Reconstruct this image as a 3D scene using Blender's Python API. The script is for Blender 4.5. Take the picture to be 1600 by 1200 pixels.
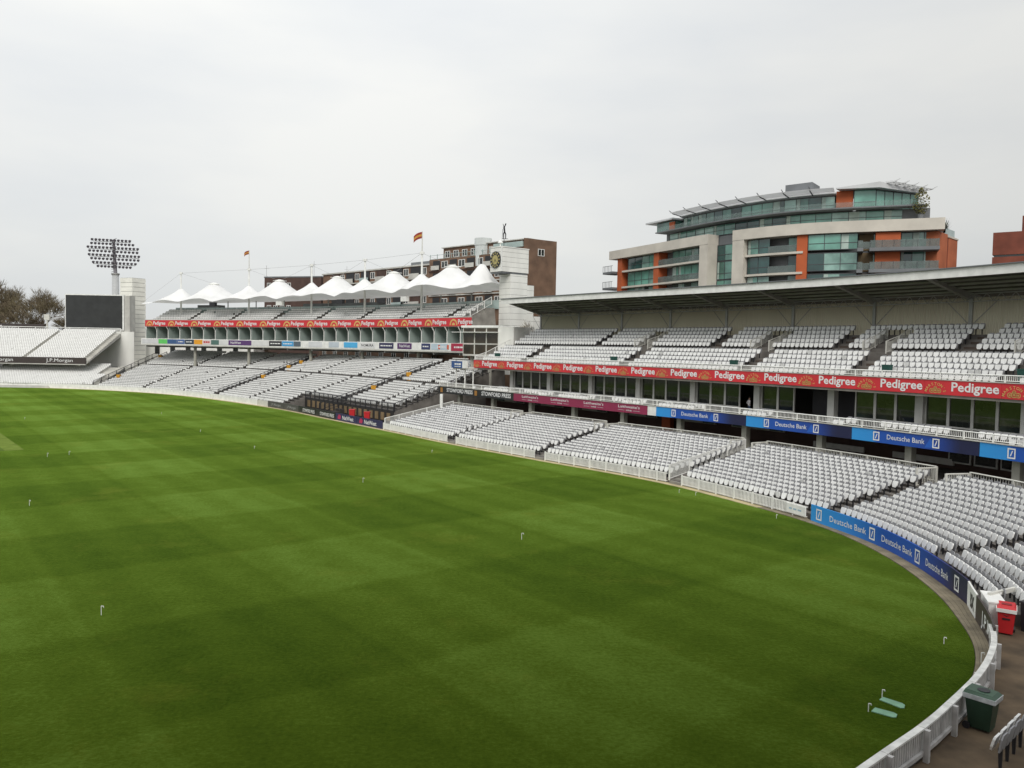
import bpy, bmesh, math, random, bisect
from mathutils import Matrix, Vector
import numpy as np
random.seed(7)
R=math.radians
for o in list(bpy.data.objects): bpy.data.objects.remove(o)
scn=bpy.context.scene
COL=scn.collection
# ---------------------------------------------------------------- camera
CAM_H=10.2; PITCH=math.atan((600-543)/1250.); ROLL=0.019
fw=Vector((0,math.cos(PITCH),-math.sin(PITCH))); u0=Vector((0,math.sin(PITCH),math.cos(PITCH))); r0=Vector((1,0,0))
rt=r0*math.cos(ROLL)+u0*math.sin(ROLL); up=u0*math.cos(ROLL)-r0*math.sin(ROLL)
cd=bpy.data.cameras.new('camera'); cam=bpy.data.objects.new('camera',cd); COL.objects.link(cam)
cd.sensor_width=36; cd.lens=36*1250/1600.; cd.clip_start=.1; cd.clip_end=6000
cam.matrix_world=Matrix(((rt.x,up.x,-fw.x,0),(rt.y,up.y,-fw.y,0),(rt.z,up.z,-fw.z,CAM_H),(0,0,0,1)))
scn.camera=cam
# ---------------------------------------------------------------- overcast sky
SUN_EL,SUN_AZ=R(38),R(180)     # azimuth clockwise from +Y
w=bpy.data.worlds.new('World'); scn.world=w; w.use_nodes=True
nt=w.node_tree; nt.nodes.clear(); N=nt.nodes.new; K=nt.links.new
out=N('ShaderNodeOutputWorld'); bg=N('ShaderNodeBackground'); bg.inputs['Strength'].default_value=.1
sky=N('ShaderNodeTexSky'); sky.sky_type='NISHITA'; sky.sun_disc=False; sky.sun_elevation=SUN_EL; sky.sun_rotation=SUN_AZ
tc=N('ShaderNodeTexCoord'); mp=N('ShaderNodeMapping'); mp.inputs['Scale'].default_value=(1.3,1.3,4.2)
nz=N('ShaderNodeTexNoise'); nz.inputs['Scale'].default_value=1.25; nz.inputs['Detail'].default_value=5; nz.inputs['Roughness'].default_value=.5
cr=N('ShaderNodeValToRGB'); cr.color_ramp.elements[0].position=.33; cr.color_ramp.elements[1].position=.66
cr.color_ramp.elements[0].color=(.605,.63,.655,1); cr.color_ramp.elements[1].color=(.755,.755,.73,1)
sc=N('ShaderNodeMix'); sc.data_type='RGBA'; sc.blend_type='MULTIPLY'; sc.inputs[0].default_value=1; sc.inputs[7].default_value=(10,10,10,1)
sep=N('ShaderNodeSeparateXYZ'); gr=N('ShaderNodeMapRange'); gr.inputs[1].default_value=0; gr.inputs[2].default_value=1.; gr.inputs[3].default_value=.87; gr.inputs[4].default_value=1.62
ml=N('ShaderNodeMix'); ml.data_type='RGBA'; ml.blend_type='MULTIPLY'; ml.inputs[0].default_value=1
mx=N('ShaderNodeMix'); mx.data_type='RGBA'; mx.inputs[0].default_value=.94
K(tc.outputs['Generated'],mp.inputs[0]); K(mp.outputs[0],nz.inputs['Vector']); K(nz.outputs['Fac'],cr.inputs[0]); K(cr.outputs[0],sc.inputs[6])
K(tc.outputs['Generated'],sep.inputs[0]); K(sep.outputs['Z'],gr.inputs[0]); K(sc.outputs[2],ml.inputs[6])
gx=N('ShaderNodeMapRange'); gx.interpolation_type='SMOOTHSTEP'; gx.inputs[1].default_value=-.25; gx.inputs[2].default_value=.65; gx.inputs[3].default_value=1.07; gx.inputs[4].default_value=.85   # thicker cloud to the right
mm=N('ShaderNodeMath'); mm.operation='MULTIPLY'; K(sep.outputs['X'],gx.inputs[0]); K(gr.outputs[0],mm.inputs[0]); K(gx.outputs[0],mm.inputs[1]); K(mm.outputs[0],ml.inputs[7])
K(sky.outputs[0],mx.inputs[6]); K(ml.outputs[2],mx.inputs[7]); K(mx.outputs[2],bg.inputs[0]); K(bg.outputs[0],out.inputs[0])
# soft sun behind the cloud
sd=bpy.data.lights.new('sun','SUN'); sd.energy=1.5; sd.angle=R(25); sd.color=(1,.96,.9)
so=bpy.data.objects.new('sun',sd); COL.objects.link(so); so.location=(0,-50,80)
sdir=Vector((math.sin(SUN_AZ)*math.cos(SUN_EL),math.cos(SUN_AZ)*math.cos(SUN_EL),math.sin(SUN_EL)))
so.rotation_euler=sdir.to_track_quat('Z','Y').to_euler()
vs=scn.view_settings; vs.view_transform='Standard'; vs.look='None'; vs.exposure=.15; vs.gamma=1; vs.use_curve_mapping=False
scn.render.engine='CYCLES'
# ================================================================ helpers
MATS={}
def mat(name,col,rough=.6,var=.08,scale=3.,metal=0.,bump=0.,spec=.5,alpha=1.,trans=0.,stretch=(1,1,1),col2=None,det=4):
    if name in MATS: return MATS[name]
    m=bpy.data.materials.new(name); m.use_nodes=True; t=m.node_tree; b=t.nodes['Principled BSDF']
    b.inputs['Roughness'].default_value=rough; b.inputs['Metallic'].default_value=metal
    b.inputs['Specular IOR Level'].default_value=spec; b.inputs['Alpha'].default_value=alpha; b.inputs['Transmission Weight'].default_value=trans
    if var or bump or col2:
        tc=t.nodes.new('ShaderNodeTexCoord'); mp=t.nodes.new('ShaderNodeMapping'); mp.inputs['Scale'].default_value=stretch
        n=t.nodes.new('ShaderNodeTexNoise'); n.inputs['Scale'].default_value=scale; n.inputs['Detail'].default_value=det
        t.links.new(tc.outputs['Object'],mp.inputs[0]); t.links.new(mp.outputs[0],n.inputs['Vector'])
        r=t.nodes.new('ShaderNodeValToRGB'); r.color_ramp.elements[0].position=.3; r.color_ramp.elements[1].position=.7
        a=[max(0,c*(1-var*2)) for c in col]; c2=[min(1,c*(1+var)) for c in (col2 or col)]
        r.color_ramp.elements[0].color=(*a,1); r.color_ramp.elements[1].color=(*c2,1)
        t.links.new(n.outputs['Fac'],r.inputs[0]); t.links.new(r.outputs[0],b.inputs['Base Color'])
        if bump:
            bp=t.nodes.new('ShaderNodeBump'); bp.inputs['Strength'].default_value=bump; bp.inputs['Distance'].default_value=.03
            t.links.new(n.outputs['Fac'],bp.inputs['Height']); t.links.new(bp.outputs[0],b.inputs['Normal'])
    else: b.inputs['Base Color'].default_value=(*col,1)
    MATS[name]=m; return m
WHITE=mat('white_paint',(.82,.82,.79),.5,.07,1.5)
SEATW=mat('seat_white',(.80,.80,.785),.42,.07,1.9)
SEATG=mat('seat_grey',(.25,.25,.26),.5,.1,1.)
DARK=mat('dark_metal',(.02,.02,.024),.5,.1,2)
CONC=mat('concrete',(.25,.235,.21),.85,.16,.8,bump=.2)
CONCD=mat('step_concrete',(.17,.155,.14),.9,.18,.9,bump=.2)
CONCL=mat('pale_concrete',(.52,.51,.47),.75,.1,.6)
RAILM=mat('rail_cream',(.62,.61,.56),.5,.08,2)
RED=mat('fascia_red',(.62,.028,.04),.45,.05,.5)
GOLD=mat('gold_print',(.68,.44,.14),.5,.05,4)
BLACK=mat('board_black',(.014,.014,.016),.45,.1,1)
MAROON=mat('board_maroon',(.27,.022,.075),.45,.05,.5)
NAVY=mat('board_navy',(.022,.02,.085),.45,.05,.5)
BROWN=mat('board_brown',(.05,.038,.035),.5,.06,.7)
GLASSD=mat('dark_glass',(.02,.024,.022),.07,.2,.5,spec=.8)
GLASSG=mat('green_glass',(.05,.16,.135),.08,.4,.16,spec=.9,col2=(.15,.36,.29))
GLASSG2=mat('green_glass_light',(.16,.34,.29),.1,.25,.3,spec=.9,col2=(.30,.48,.42)); GLASSG3=mat('green_glass_dark',(.025,.085,.08),.06,.3,.3,spec=.9)
GLASSB=mat('blind_glass',(.30,.33,.31),.25,.12,.4,spec=.6); GLASSD2=mat('olive_glass',(.035,.042,.024),.06,.3,.8,spec=.8)
GLASSP=mat('pale_glass',(.36,.45,.43),.12,.1,.4,spec=.7)
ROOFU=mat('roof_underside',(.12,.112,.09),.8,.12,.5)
STEEL=mat('grey_steel',(.34,.34,.33),.5,.1,1.)
CLAD=mat('white_cladding',(.84,.835,.79),.55,.10,.35,stretch=(1,1,.3))
BRICK=mat('brown_brick',(.175,.105,.068),.85,.16,.6,det=8)
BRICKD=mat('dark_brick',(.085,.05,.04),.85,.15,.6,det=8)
ORANGE=mat('orange_terracotta',(.47,.105,.032),.75,.1,.35)
BRICKO=mat('orange_brick',(.42,.125,.055),.85,.12,.5,det=8)
STONE=mat('cream_stone',(.60,.56,.49),.8,.07,.4)
GREYM=mat('grey_cladding',(.17,.18,.19),.6,.1,.4)
YELLOW=mat('yellow_plastic',(.62,.30,.02),.5,.06,2)
REDP=mat('red_plastic',(.52,.02,.025),.42,.06,2)
GREENP=mat('green_plastic',(.014,.040,.022),.45,.12,2)
def translucent(name,col,tr,fac,ref=None):
    m=mat(name,col,.6,.06,.4,stretch=(1,1,.25)); t=m.node_tree; b=t.nodes['Principled BSDF']; o=t.nodes['Material Output']
    x=t.nodes.new('ShaderNodeBsdfTranslucent'); x.inputs[0].default_value=(*tr,1); k=t.nodes.new('ShaderNodeMixShader'); k.inputs[0].default_value=fac
    t.links.new(b.outputs[0],k.inputs[1]); t.links.new(x.outputs[0],k.inputs[2]); t.links.new(k.outputs[0],o.inputs[0]); return m
MEMB=translucent('white_membrane',(.95,.95,.94),(.95,.95,.92),.24)

class Curve:
    def __init__(s,pts,sub=12):
        P=[(2*pts[0][0]-pts[1][0],2*pts[0][1]-pts[1][1])]+list(pts)+[(2*pts[-1][0]-pts[-2][0],2*pts[-1][1]-pts[-2][1])]
        o=[]
        for i in range(1,len(P)-2):
            p0,p1,p2,p3=P[i-1:i+3]
            for k in range(sub):
                t=k/sub
                o.append(tuple(.5*((2*p1[j])+(-p0[j]+p2[j])*t+(2*p0[j]-5*p1[j]+4*p2[j]-p3[j])*t*t+(-p0[j]+3*p1[j]-3*p2[j]+p3[j])*t**3) for j in (0,1)))
        o.append(P[-2]); s.p=o; s.c=[0]
        for a,b in zip(o,o[1:]): s.c.append(s.c[-1]+math.dist(a,b))
        s.L=s.c[-1]
    def at(s,d):
        i=min(max(bisect.bisect_right(s.c,d)-1,0),len(s.p)-2)
        a,b=s.p[i],s.p[i+1]; l=s.c[i+1]-s.c[i]; t=(d-s.c[i])/l
        return (a[0]+(b[0]-a[0])*t,a[1]+(b[1]-a[1])*t)
    def tan(s,d,h=1.5):
        a=s.at(d-h);b=s.at(d+h);l=math.dist(a,b);return ((b[0]-a[0])/l,(b[1]-a[1])/l)
    def W(s,d,n,z=0.):
        x,y=s.at(d);t=s.tan(d); return (x-t[1]*n,y+t[0]*n,z)
    def yaw(s,d):
        t=s.tan(d); return math.atan2(t[1],t[0])
class Line(Curve):
    def __init__(s,a,b):
        s.a=a; s.L=math.dist(a,b); s.t=((b[0]-a[0])/s.L,(b[1]-a[1])/s.L)
    def at(s,d): return (s.a[0]+s.t[0]*d,s.a[1]+s.t[1]*d)
    def tan(s,d,h=1): return s.t
# plan curves (metres): field edge, boundary boards, south stand balcony, far stand deck, apartment facade
B=Curve([(-135,150),(-120,160),(-105.8,164.8),(-92.4,164.2),(-76.2,158.3),(-59.7,147.5),(-38.3,125.8),(-25.1,108.3),(-16.1,96.3),(-6.6,83.3),(2.4,72.2),(8.1,65.6),(12.3,60.0),(16.5,51.6),(18.1,47.4),(18.9,43.4),(19.0,38.8),(18.4,34.1),(17.4,30.4),(16.4,27.7),(15.0,25.3),(13.7,23.8),(11.65,21.9),(8.7,19.2),(0,11.4),(-12,.6)])
G=Curve([(18.35,48.4),(19.58,42.86),(19.65,37.9),(18.95,32.93),(18.35,31.2),(17.2,28.2),(16.2,26.2),(15.1,24.6),(13.9,23.15),(12.9,22.1),(12.0,21.2),(10.6,19.85),(8.16,17.75),(0,10.6),(-9,2.6)])
L=Curve([(-9.6,104.5),(0.2,91.6),(13.4,74),(19.3,65.5),(24.4,57),(28.2,49.3),(31.2,41.8),(33.6,33.5),(35.2,25)])
M=Curve([(-100,184),(-78.3,173),(-60,164),(-38.9,151.3),(-22,137.5),(-6.45,120.7),(-2,115)])
FA=Curve([(19.5,155.6),(26,142.5),(33,129),(42.4,118.5),(58,111.5)])

class MB:
    def __init__(s): s.v=[];s.f=[];s.m=[]
    def add(s,vs,fs,mi=0):
        o=len(s.v); s.v.extend(vs); s.f.extend([tuple(i+o for i in f) for f in fs]); s.m.extend([mi]*len(fs)); return s
    def hexa(s,p,mi=0):  # p: 8 points, bottom ring 0-3, top ring 4-7
        return s.add(p,[(3,2,1,0),(4,5,6,7),(0,1,5,4),(1,2,6,5),(2,3,7,6),(3,0,4,7)],mi)
    def box(s,x0,x1,y0,y1,z0,z1,mi=0):
        return s.hexa([(x0,y0,z0),(x1,y0,z0),(x1,y1,z0),(x0,y1,z0),(x0,y0,z1),(x1,y0,z1),(x1,y1,z1),(x0,y1,z1)],mi)
    def obox(s,c,yaw,lx,ly,z0,z1,mi=0):   # box centred at c in plan, turned by yaw
        ca,sa=math.cos(yaw),math.sin(yaw)
        q=[(c[0]+ca*a*lx/2-sa*b*ly/2,c[1]+sa*a*lx/2+ca*b*ly/2) for a,b in ((-1,-1),(1,-1),(1,1),(-1,1))]
        return s.hexa([(x,y,z0) for x,y in q]+[(x,y,z1) for x,y in q],mi)
    def cbox(s,c,s0,s1,n0,n1,z0,z1,ds=2.5,mi=0):   # box bent along a plan curve
        return s.sweep(c,[(n0,z0),(n1,z0),(n1,z1),(n0,z1)],s0,s1,ds,mi)
    def sweep(s,c,prof,s0,s1,ds=2.5,mi=0,caps=True,closed=True):
        k=max(1,math.ceil((s1-s0)/ds-1e-6)); n=len(prof); vs=[]
        for i in range(k+1):
            d=s0+(s1-s0)*i/k
            vs+=[c.W(d,a,b) for a,b in prof]
        fs=[]
        for i in range(k):
            for j in range(n if closed else n-1):
                a=i*n+j;b=i*n+(j+1)%n; fs.append((a,b,b+n,a+n))
        if caps and closed: fs+= [tuple(range(n))[::-1],tuple(k*n+j for j in range(n))]
        return s.add(vs,fs,mi)
    def tube(s,a,b,r,r2=None,k=6,mi=0):
        a=Vector(a);b=Vector(b);r2=r if r2 is None else r2; d=(b-a).normalized()
        x=d.orthogonal().normalized(); y=d.cross(x)
        vs=[tuple(p+(x*math.cos(2*math.pi*i/k)+y*math.sin(2*math.pi*i/k))*q) for p,q in ((a,r),(b,r2)) for i in range(k)]
        return s.add(vs,[(i,(i+1)%k,k+(i+1)%k,k+i) for i in range(k)]+[tuple(range(k))[::-1],tuple(range(k,2*k))],mi)
    def lathe(s,c,prof,k=12,mi=0):
        vs=[(c[0]+r*math.cos(2*math.pi*i/k),c[1]+r*math.sin(2*math.pi*i/k),z) for r,z in prof for i in range(k)]
        fs=[(j*k+i,j*k+(i+1)%k,(j+1)*k+(i+1)%k,(j+1)*k+i) for j in range(len(prof)-1) for i in range(k)]
        return s.add(vs,fs+[tuple(range(k))[::-1],tuple((len(prof)-1)*k+i for i in range(k))],mi)
    def mesh(s,name,mats,smooth=False):
        me=bpy.data.meshes.new(name); me.from_pydata(s.v,[],s.f)
        for m in (mats if isinstance(mats,(list,tuple)) else [mats]): me.materials.append(m)
        if any(s.m): me.polygons.foreach_set('material_index',s.m)
        if smooth: me.polygons.foreach_set('use_smooth',[True]*len(s.f))
        me.update(); return me
    def build(s,name,mats,parent=None,smooth=False):
        return link(name,s.mesh(name,mats,smooth),parent)
def link(name,me,parent=None,loc=None,rz=0):
    o=bpy.data.objects.new(name,me); COL.objects.link(o)
    if parent is not None:
        o.parent=parent
        if parent.name in WORLD: o.matrix_parent_inverse=Matrix.Translation(-parent.location)
    if loc is not None: o.location=loc
    if rz: o.rotation_euler=(0,0,rz)
    return o
def tag(o,label,cat,group=None,kind=None):
    o['label']=label
    if cat: o['category']=cat
    if group: o['group']=group
    if kind: o['kind']=kind
    return o
WORLD=set()   # things whose parts are modelled in world coordinates around an Empty at the thing's base
def thing(name,label,cat,loc=(0,0,0),rz=0,group=None,world=False):
    o=tag(link(name,None,None,loc,rz),label,cat,group)
    if world: WORLD.add(o.name)
    return o
def struct(o): o['kind']='structure'; return o
_txt={}
def text2d(t,bold=0.):
    if (t,bold) in _txt: return _txt[(t,bold)]
    cu=bpy.data.curves.new('t','FONT'); cu.body=t; cu.offset=bold; cu.resolution_u=2
    ob=bpy.data.objects.new('t',cu); me=bpy.data.meshes.new_from_object(ob)
    vs=[(v.co.x,v.co.y) for v in me.vertices]; fs=[tuple(p.vertices) for p in me.polygons]
    bpy.data.objects.remove(ob); bpy.data.meshes.remove(me); bpy.data.curves.remove(cu)
    x0=min(v[0] for v in vs); x1=max(v[0] for v in vs)
    r=([(v[0]-x0,v[1]) for v in vs],fs,x1-x0); _txt[(t,bold)]=r; return r
def text(mb,c,t,s0,n,z0,h,width=None,bold=.012,mi=0):   # lettering laid on a wall that follows curve c; h = cap height
    vs,fs,wd=text2d(t,bold); k=h/.69; kx=(width/wd) if width else k
    mb.add([c.W(s0+x*kx,n,z0+y*k) for x,y in vs],fs,mi); return wd*kx
def poly(mb,c,pts,s0,n,z0,mi=0):
    mb.add([c.W(s0+x,n,z0+y) for x,y in pts],[tuple(range(len(pts)))],mi)
def circ(r,k=14,a0=0,a1=2*math.pi,cx=0,cy=0): return [(cx+r*math.cos(a0+(a1-a0)*i/k),cy+r*math.sin(a0+(a1-a0)*i/k)) for i in range(k+1)]
def frame2d(mb,c,s0,s1,z0,z1,wd,n,mi=0):
    for a,b,d,e in ((s0,s1,z1-wd,z1),(s0,s1,z0,z0+wd),(s0,s0+wd,z0+wd,z1-wd),(s1-wd,s1,z0+wd,z1-wd)):
        mb.add([c.W(a,n,d),c.W(b,n,d),c.W(b,n,e),c.W(a,n,e)],[(0,1,2,3)],mi)
# seats ---------------------------------------------------------------
def seat_geo(wd=.44):
    # tip-up pan (shield outline, leaning back) and grey backrest behind; local x along the row, -y towards the pitch
    o=[(-.175,.81),(.175,.81),(.205,.75),(.195,.56),(.115,.43),(-.115,.43),(-.195,.56),(-.205,.75)]
    o=[(x*wd/.44,z) for x,z in o]; k=len(o)
    v=[(x,-.06-.28*(.8-z)+.0,z) for x,z in o]+[(x,-.0-.28*(.8-z),z) for x,z in o]
    f=[tuple(range(k))[::-1]]+[(i,(i+1)%k,k+(i+1)%k,k+i) for i in range(k)]+[tuple(range(k,2*k))]
    b=[(-.205,.46),(.205,.46),(.22,.80),(.15,.905),(-.15,.905),(-.22,.80)]; b=[(x*wd/.44,z) for x,z in b]; j=len(b)
    v2=[(x,.05+.16*(z-.46),z) for x,z in b]+[(x,.09+.16*(z-.46),z) for x,z in b]
    f2=[tuple(range(j))[::-1]]+[(i,(i+1)%j,j+(i+1)%j,j+i) for i in range(j)]+[tuple(range(j,2*j))]
    c=[(-.03,.03,0),(.03,.03,0),(.03,.09,0),(-.03,.09,0),(-.03,.0,.5),(.03,.0,.5),(.03,.1,.5),(-.03,.1,.5)]
    f3=[(3,2,1,0),(4,5,6,7),(0,1,5,4),(1,2,6,5),(2,3,7,6),(3,0,4,7)]
    return (v,f),(v2,f2),(c,f3)
SG=seat_geo()
SEAT_PARTS=[('seat_pan',SG[0],SEATW),('backrest',SG[1],SEATG),('bracket',SG[2],DARK)]
def mk(n,g,m):
    b=MB(); b.add(*g); return b.mesh(n,m)
SEAT_ME=[(n,mk(n,g,m)) for n,g,m in SEAT_PARTS]
def seat_thing(p,yaw,label,group):
    e=thing('stadium_seat',label,'seat',p,yaw+random.uniform(-.02,.02),group)
    for n,me in SEAT_ME: link(n,me,e)
    return e
def seat_mass(name,spots,label,full=True,missing=.004,mats=None):
    spots=[q for q in spots if random.random()>missing]
    if not spots: return
    VS=[];FS=[];MI=[]; off=0
    geos=[(np.array(SG[0][0]),SG[0][1],0),(np.array(SG[1][0]),SG[1][1],1)] + ([(np.array(SG[2][0]),SG[2][1],2)] if full else [])
    for x,y,z,a in spots:
        a+=random.uniform(-.025,.025); ca,sa=math.cos(a),math.sin(a); tilt=random.uniform(-.07,.07) if random.random()>.025 else random.uniform(-.5,-.2)
        for v,f,mi in geos:
            q=v.copy()
            if mi==0: q[:,1]+= (q[:,2]-.6)*tilt
            X=q[:,0]*ca-q[:,1]*sa+x; Y=q[:,0]*sa+q[:,1]*ca+y
            VS.append(np.stack([X,Y,q[:,2]+z],1)); FS+=[tuple(i+off for i in t) for t in f]; MI+=[mi]*len(f); off+=len(v)
    me=bpy.data.meshes.new(name); me.from_pydata(np.concatenate(VS).tolist(),[],FS)
    for m in (mats or (SEATW,SEATG,DARK)): me.materials.append(m)
    me.polygons.foreach_set('material_index',MI); me.update()
    return tag(link(name,me),label,'seats',kind='stuff')
def row_spots(c,s0,s1,n,z,gaps=(),gw=.6,pitch=.5,nfun=None):
    out=[]; s=s0+.3
    while s<s1-.25:
        nn=nfun(s) if nfun else n
        a=c.W(s,nn); b=c.W(s+.1,nn); k=.1/max(.02,math.dist(a[:2],b[:2]))
        if not any(g-gw<s<g+gw for g in gaps): out.append((a[0],a[1],z,c.yaw(s)))
        s+=pitch*k
    return out
def railing(c,s0,s1,n,z,h=1.,post=2.,bal=.13,parent=None,m=None,thick=.05,zf=None,nf=None,names=('rail','post','balusters'),r=.03):
    # top and bottom rail, posts one by one, thin balusters joined
    m=m or RAILM; zf=zf or (lambda s:z); nf=nf or (lambda s:n)
    k=max(1,round((s1-s0)/post))
    for hh,t,nm in ((h,thick,names[0]),(.1,thick*.7,'bottom_rail')):
        a=MB(); pts=[c.W(s0+(s1-s0)*i/k,nf(s0+(s1-s0)*i/k),zf(s0+(s1-s0)*i/k)+hh) for i in range(k+1)]
        for px_,py_,pz_ in pts: a.v+=[(px_,py_,pz_-t),(px_-t*.7,py_-t*.7,pz_),(px_,py_,pz_+t),(px_+t*.7,py_+t*.7,pz_)]
        for i in range(k):
            for j in range(4): a.f.append((4*i+j,4*i+(j+1)%4,4*i+4+(j+1)%4,4*i+4+j)); a.m.append(0)
        a.build(nm,m,parent)
    pm=None
    for i in range(k+1):
        p=s0+(s1-s0)*i/k; A=c.W(p,nf(p),zf(p))
        if pm is None: b=MB(); b.box(-thick,thick,-thick,thick,-.02,h+.03); pm=b.mesh(names[1],m)
        link(names[1],pm,parent,A,c.yaw(p))
    if bal:
        b=MB(); x=s0
        while x<s1:
            A=c.W(x,nf(x),zf(x)+.1); b.hexa([(A[0]-.012,A[1]-.012,A[2]),(A[0]+.012,A[1]-.012,A[2]),(A[0]+.012,A[1]+.012,A[2]),(A[0]-.012,A[1]+.012,A[2])]+[(A[0]-.012,A[1]-.012,A[2]+h-.1),(A[0]+.012,A[1]-.012,A[2]+h-.1),(A[0]+.012,A[1]+.012,A[2]+h-.1),(A[0]-.012,A[1]+.012,A[2]+h-.1)]); x+=bal
        o=b.build(names[2],m,parent); o['kind']='stuff'
# ================================================================ ground, field
def grass_material():
    m=bpy.data.materials.new('mown_grass'); m.use_nodes=True; t=m.node_tree; b=t.nodes['Principled BSDF']; N=t.nodes.new; K=t.links.new
    b.inputs['Roughness'].default_value=1.; b.inputs['Specular IOR Level'].default_value=0.; b.inputs['Sheen Weight'].default_value=.8; b.inputs['Sheen Roughness'].default_value=.34; b.inputs['Sheen Tint'].default_value=(.50,.80,.13,1)
    tc=N('ShaderNodeTexCoord')
    def noise(scale,detail=4,rough=.55,src=None):
        n=N('ShaderNodeTexNoise'); n.inputs['Scale'].default_value=scale; n.inputs['Detail'].default_value=detail; n.inputs['Roughness'].default_value=rough
        K(src or tc.outputs['Object'],n.inputs['Vector']); return n
    warp=noise(.12,3); ws=N('ShaderNodeVectorMath'); ws.operation='MULTIPLY_ADD'; ws.inputs[1].default_value=(.7,.7,0); K(warp.outputs['Color'],ws.inputs[0]); K(tc.outputs['Object'],ws.inputs[2])
    def stripes(ang,width,phase,soft):
        mp=N('ShaderNodeMapping'); mp.vector_type='POINT'; mp.inputs['Rotation'].default_value=(0,0,ang); K(ws.outputs[0],mp.inputs[0])
        sp=N('ShaderNodeSeparateXYZ'); K(mp.outputs[0],sp.inputs[0])
        ma=N('ShaderNodeMath'); ma.operation='MULTIPLY_ADD'; ma.inputs[1].default_value=math.pi/width; ma.inputs[2].default_value=phase; K(sp.outputs['X'],ma.inputs[0])
        si=N('ShaderNodeMath'); si.operation='SINE'; K(ma.outputs[0],si.inputs[0])
        mr=N('ShaderNodeMapRange'); mr.interpolation_type='SMOOTHSTEP'; mr.inputs[1].default_value=-soft; mr.inputs[2].default_value=soft; K(si.outputs[0],mr.inputs[0]); return mr.outputs[0]
    a=stripes(-R(38.3),7.6,.6,.13)     # across the bands that run along the pitch
    c=stripes(R(51.7),8.4,1.9,.15)
    fine=stripes(-R(38.3),1.5,.2,.9)
    def mad(x,k,add):
        q=N('ShaderNodeMath'); q.operation='MULTIPLY_ADD'; q.inputs[1].default_value=k; K(x,q.inputs[0])
        if isinstance(add,(int,float)): q.inputs[2].default_value=add
        else: K(add,q.inputs[2])
        return q.outputs[0]
    big=noise(.055,5,.6); mid=noise(.7,6,.7); fin=noise(6,8,.8)
    v=mad(a,.185,.0); v=mad(c,.16,v); v=mad(fine,.09,v); v=mad(big.outputs['Fac'],.28,v); v=mad(mid.outputs['Fac'],.5,v); v=mad(fin.outputs['Fac'],1.3,v); v=mad(v,.74,-.455)
    r=N('ShaderNodeValToRGB'); e=r.color_ramp.elements; e[0].position=.12; e[0].color=(.012,.023,.0017,1); e[1].position=.9; e[1].color=(.055,.087,.0095,1)
    x=e.new(.5); x.color=(.0295,.0468,.0034,1); K(v,r.inputs[0])
    # yellowed wear
    wr=N('ShaderNodeValToRGB'); wr.color_ramp.elements[0].position=.56; wr.color_ramp.elements[1].position=.78; wn=noise(.16,6,.75); K(wn.outputs['Fac'],wr.inputs[0])
    wk=N('ShaderNodeMath'); wk.operation='MULTIPLY'; wk.inputs[1].default_value=.3; K(wr.outputs[0],wk.inputs[0])
    mx=N('ShaderNodeMix'); mx.data_type='RGBA'; K(wk.outputs[0],mx.inputs[0]); K(r.outputs[0],mx.inputs[6]); mx.inputs[7].default_value=(.078,.078,.008,1)
    K(mx.outputs[2],b.inputs['Base Color'])
    tg=N('ShaderNodeMix'); tg.data_type='RGBA'; tg.blend_type='MULTIPLY'; tg.inputs[0].default_value=1; tg.inputs[7].default_value=(11.5,12.,24,1); K(mx.outputs[2],tg.inputs[6]); K(tg.outputs[2],b.inputs['Sheen Tint'])
    bp=N('ShaderNodeBump'); bp.inputs['Strength'].default_value=.5; bp.inputs['Distance'].default_value=.03; K(fin.outputs['Fac'],bp.inputs['Height']); K(bp.outputs[0],b.inputs['Normal'])
    return m
GRASS=grass_material()
TARMAC=mat('brown_tarmac',(.115,.08,.047),.95,.28,.9,bump=.4,det=12)
PAVE=mat('town_ground',(.11,.105,.095),.95,.2,.05,det=8)
def flat(name,pts,z,m):
    me=bpy.data.meshes.new(name); me.from_pydata([(x,y,z) for x,y in pts],[],[tuple(range(len(pts)))]); me.materials.append(m); me.update(); return struct(link(name,me))
flat('ground',[(-3000,-3000),(3000,-3000),(3000,3000),(-3000,3000)],-.06,PAVE)
fp=[B.at(s) for s in np.arange(0,B.L,.7)]+[B.at(B.L),(-60,-30),(-150,40)]
flat('field',fp,0.,GRASS)
flat('pavilion_apron',[G.W(s,-.2)[:2] for s in np.arange(14,G.L,1.)]+[(-4,-14),(30,10),(34,34),(24,34)],-.004,TARMAC)
# the square: pale mown pitch strips, low to the turf
PITCH_G=mat('pale_pitch_grass',(.15,.205,.045),1.,.12,1.,det=6,spec=0.); PITCH_D=mat('green_pitch_grass',(.105,.16,.034),1.,.12,1.,det=6,spec=0.)
pd=Line((-70,106),(-43.6,73.6)); q=MB(); q2=MB()
for i in range(4): q.sweep(pd,[(-1.2-3*i,.006),(-2.7-3*i,.006)],1.2*i,pd.L,6,closed=False); q2.sweep(pd,[(-2.7-3*i,.004),(-4.2-3*i,.004)],1.2*i,pd.L,6,closed=False)
struct(q.build('pitch_strip',PITCH_G)); struct(q2.build('pitch_strip',PITCH_D))
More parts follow.
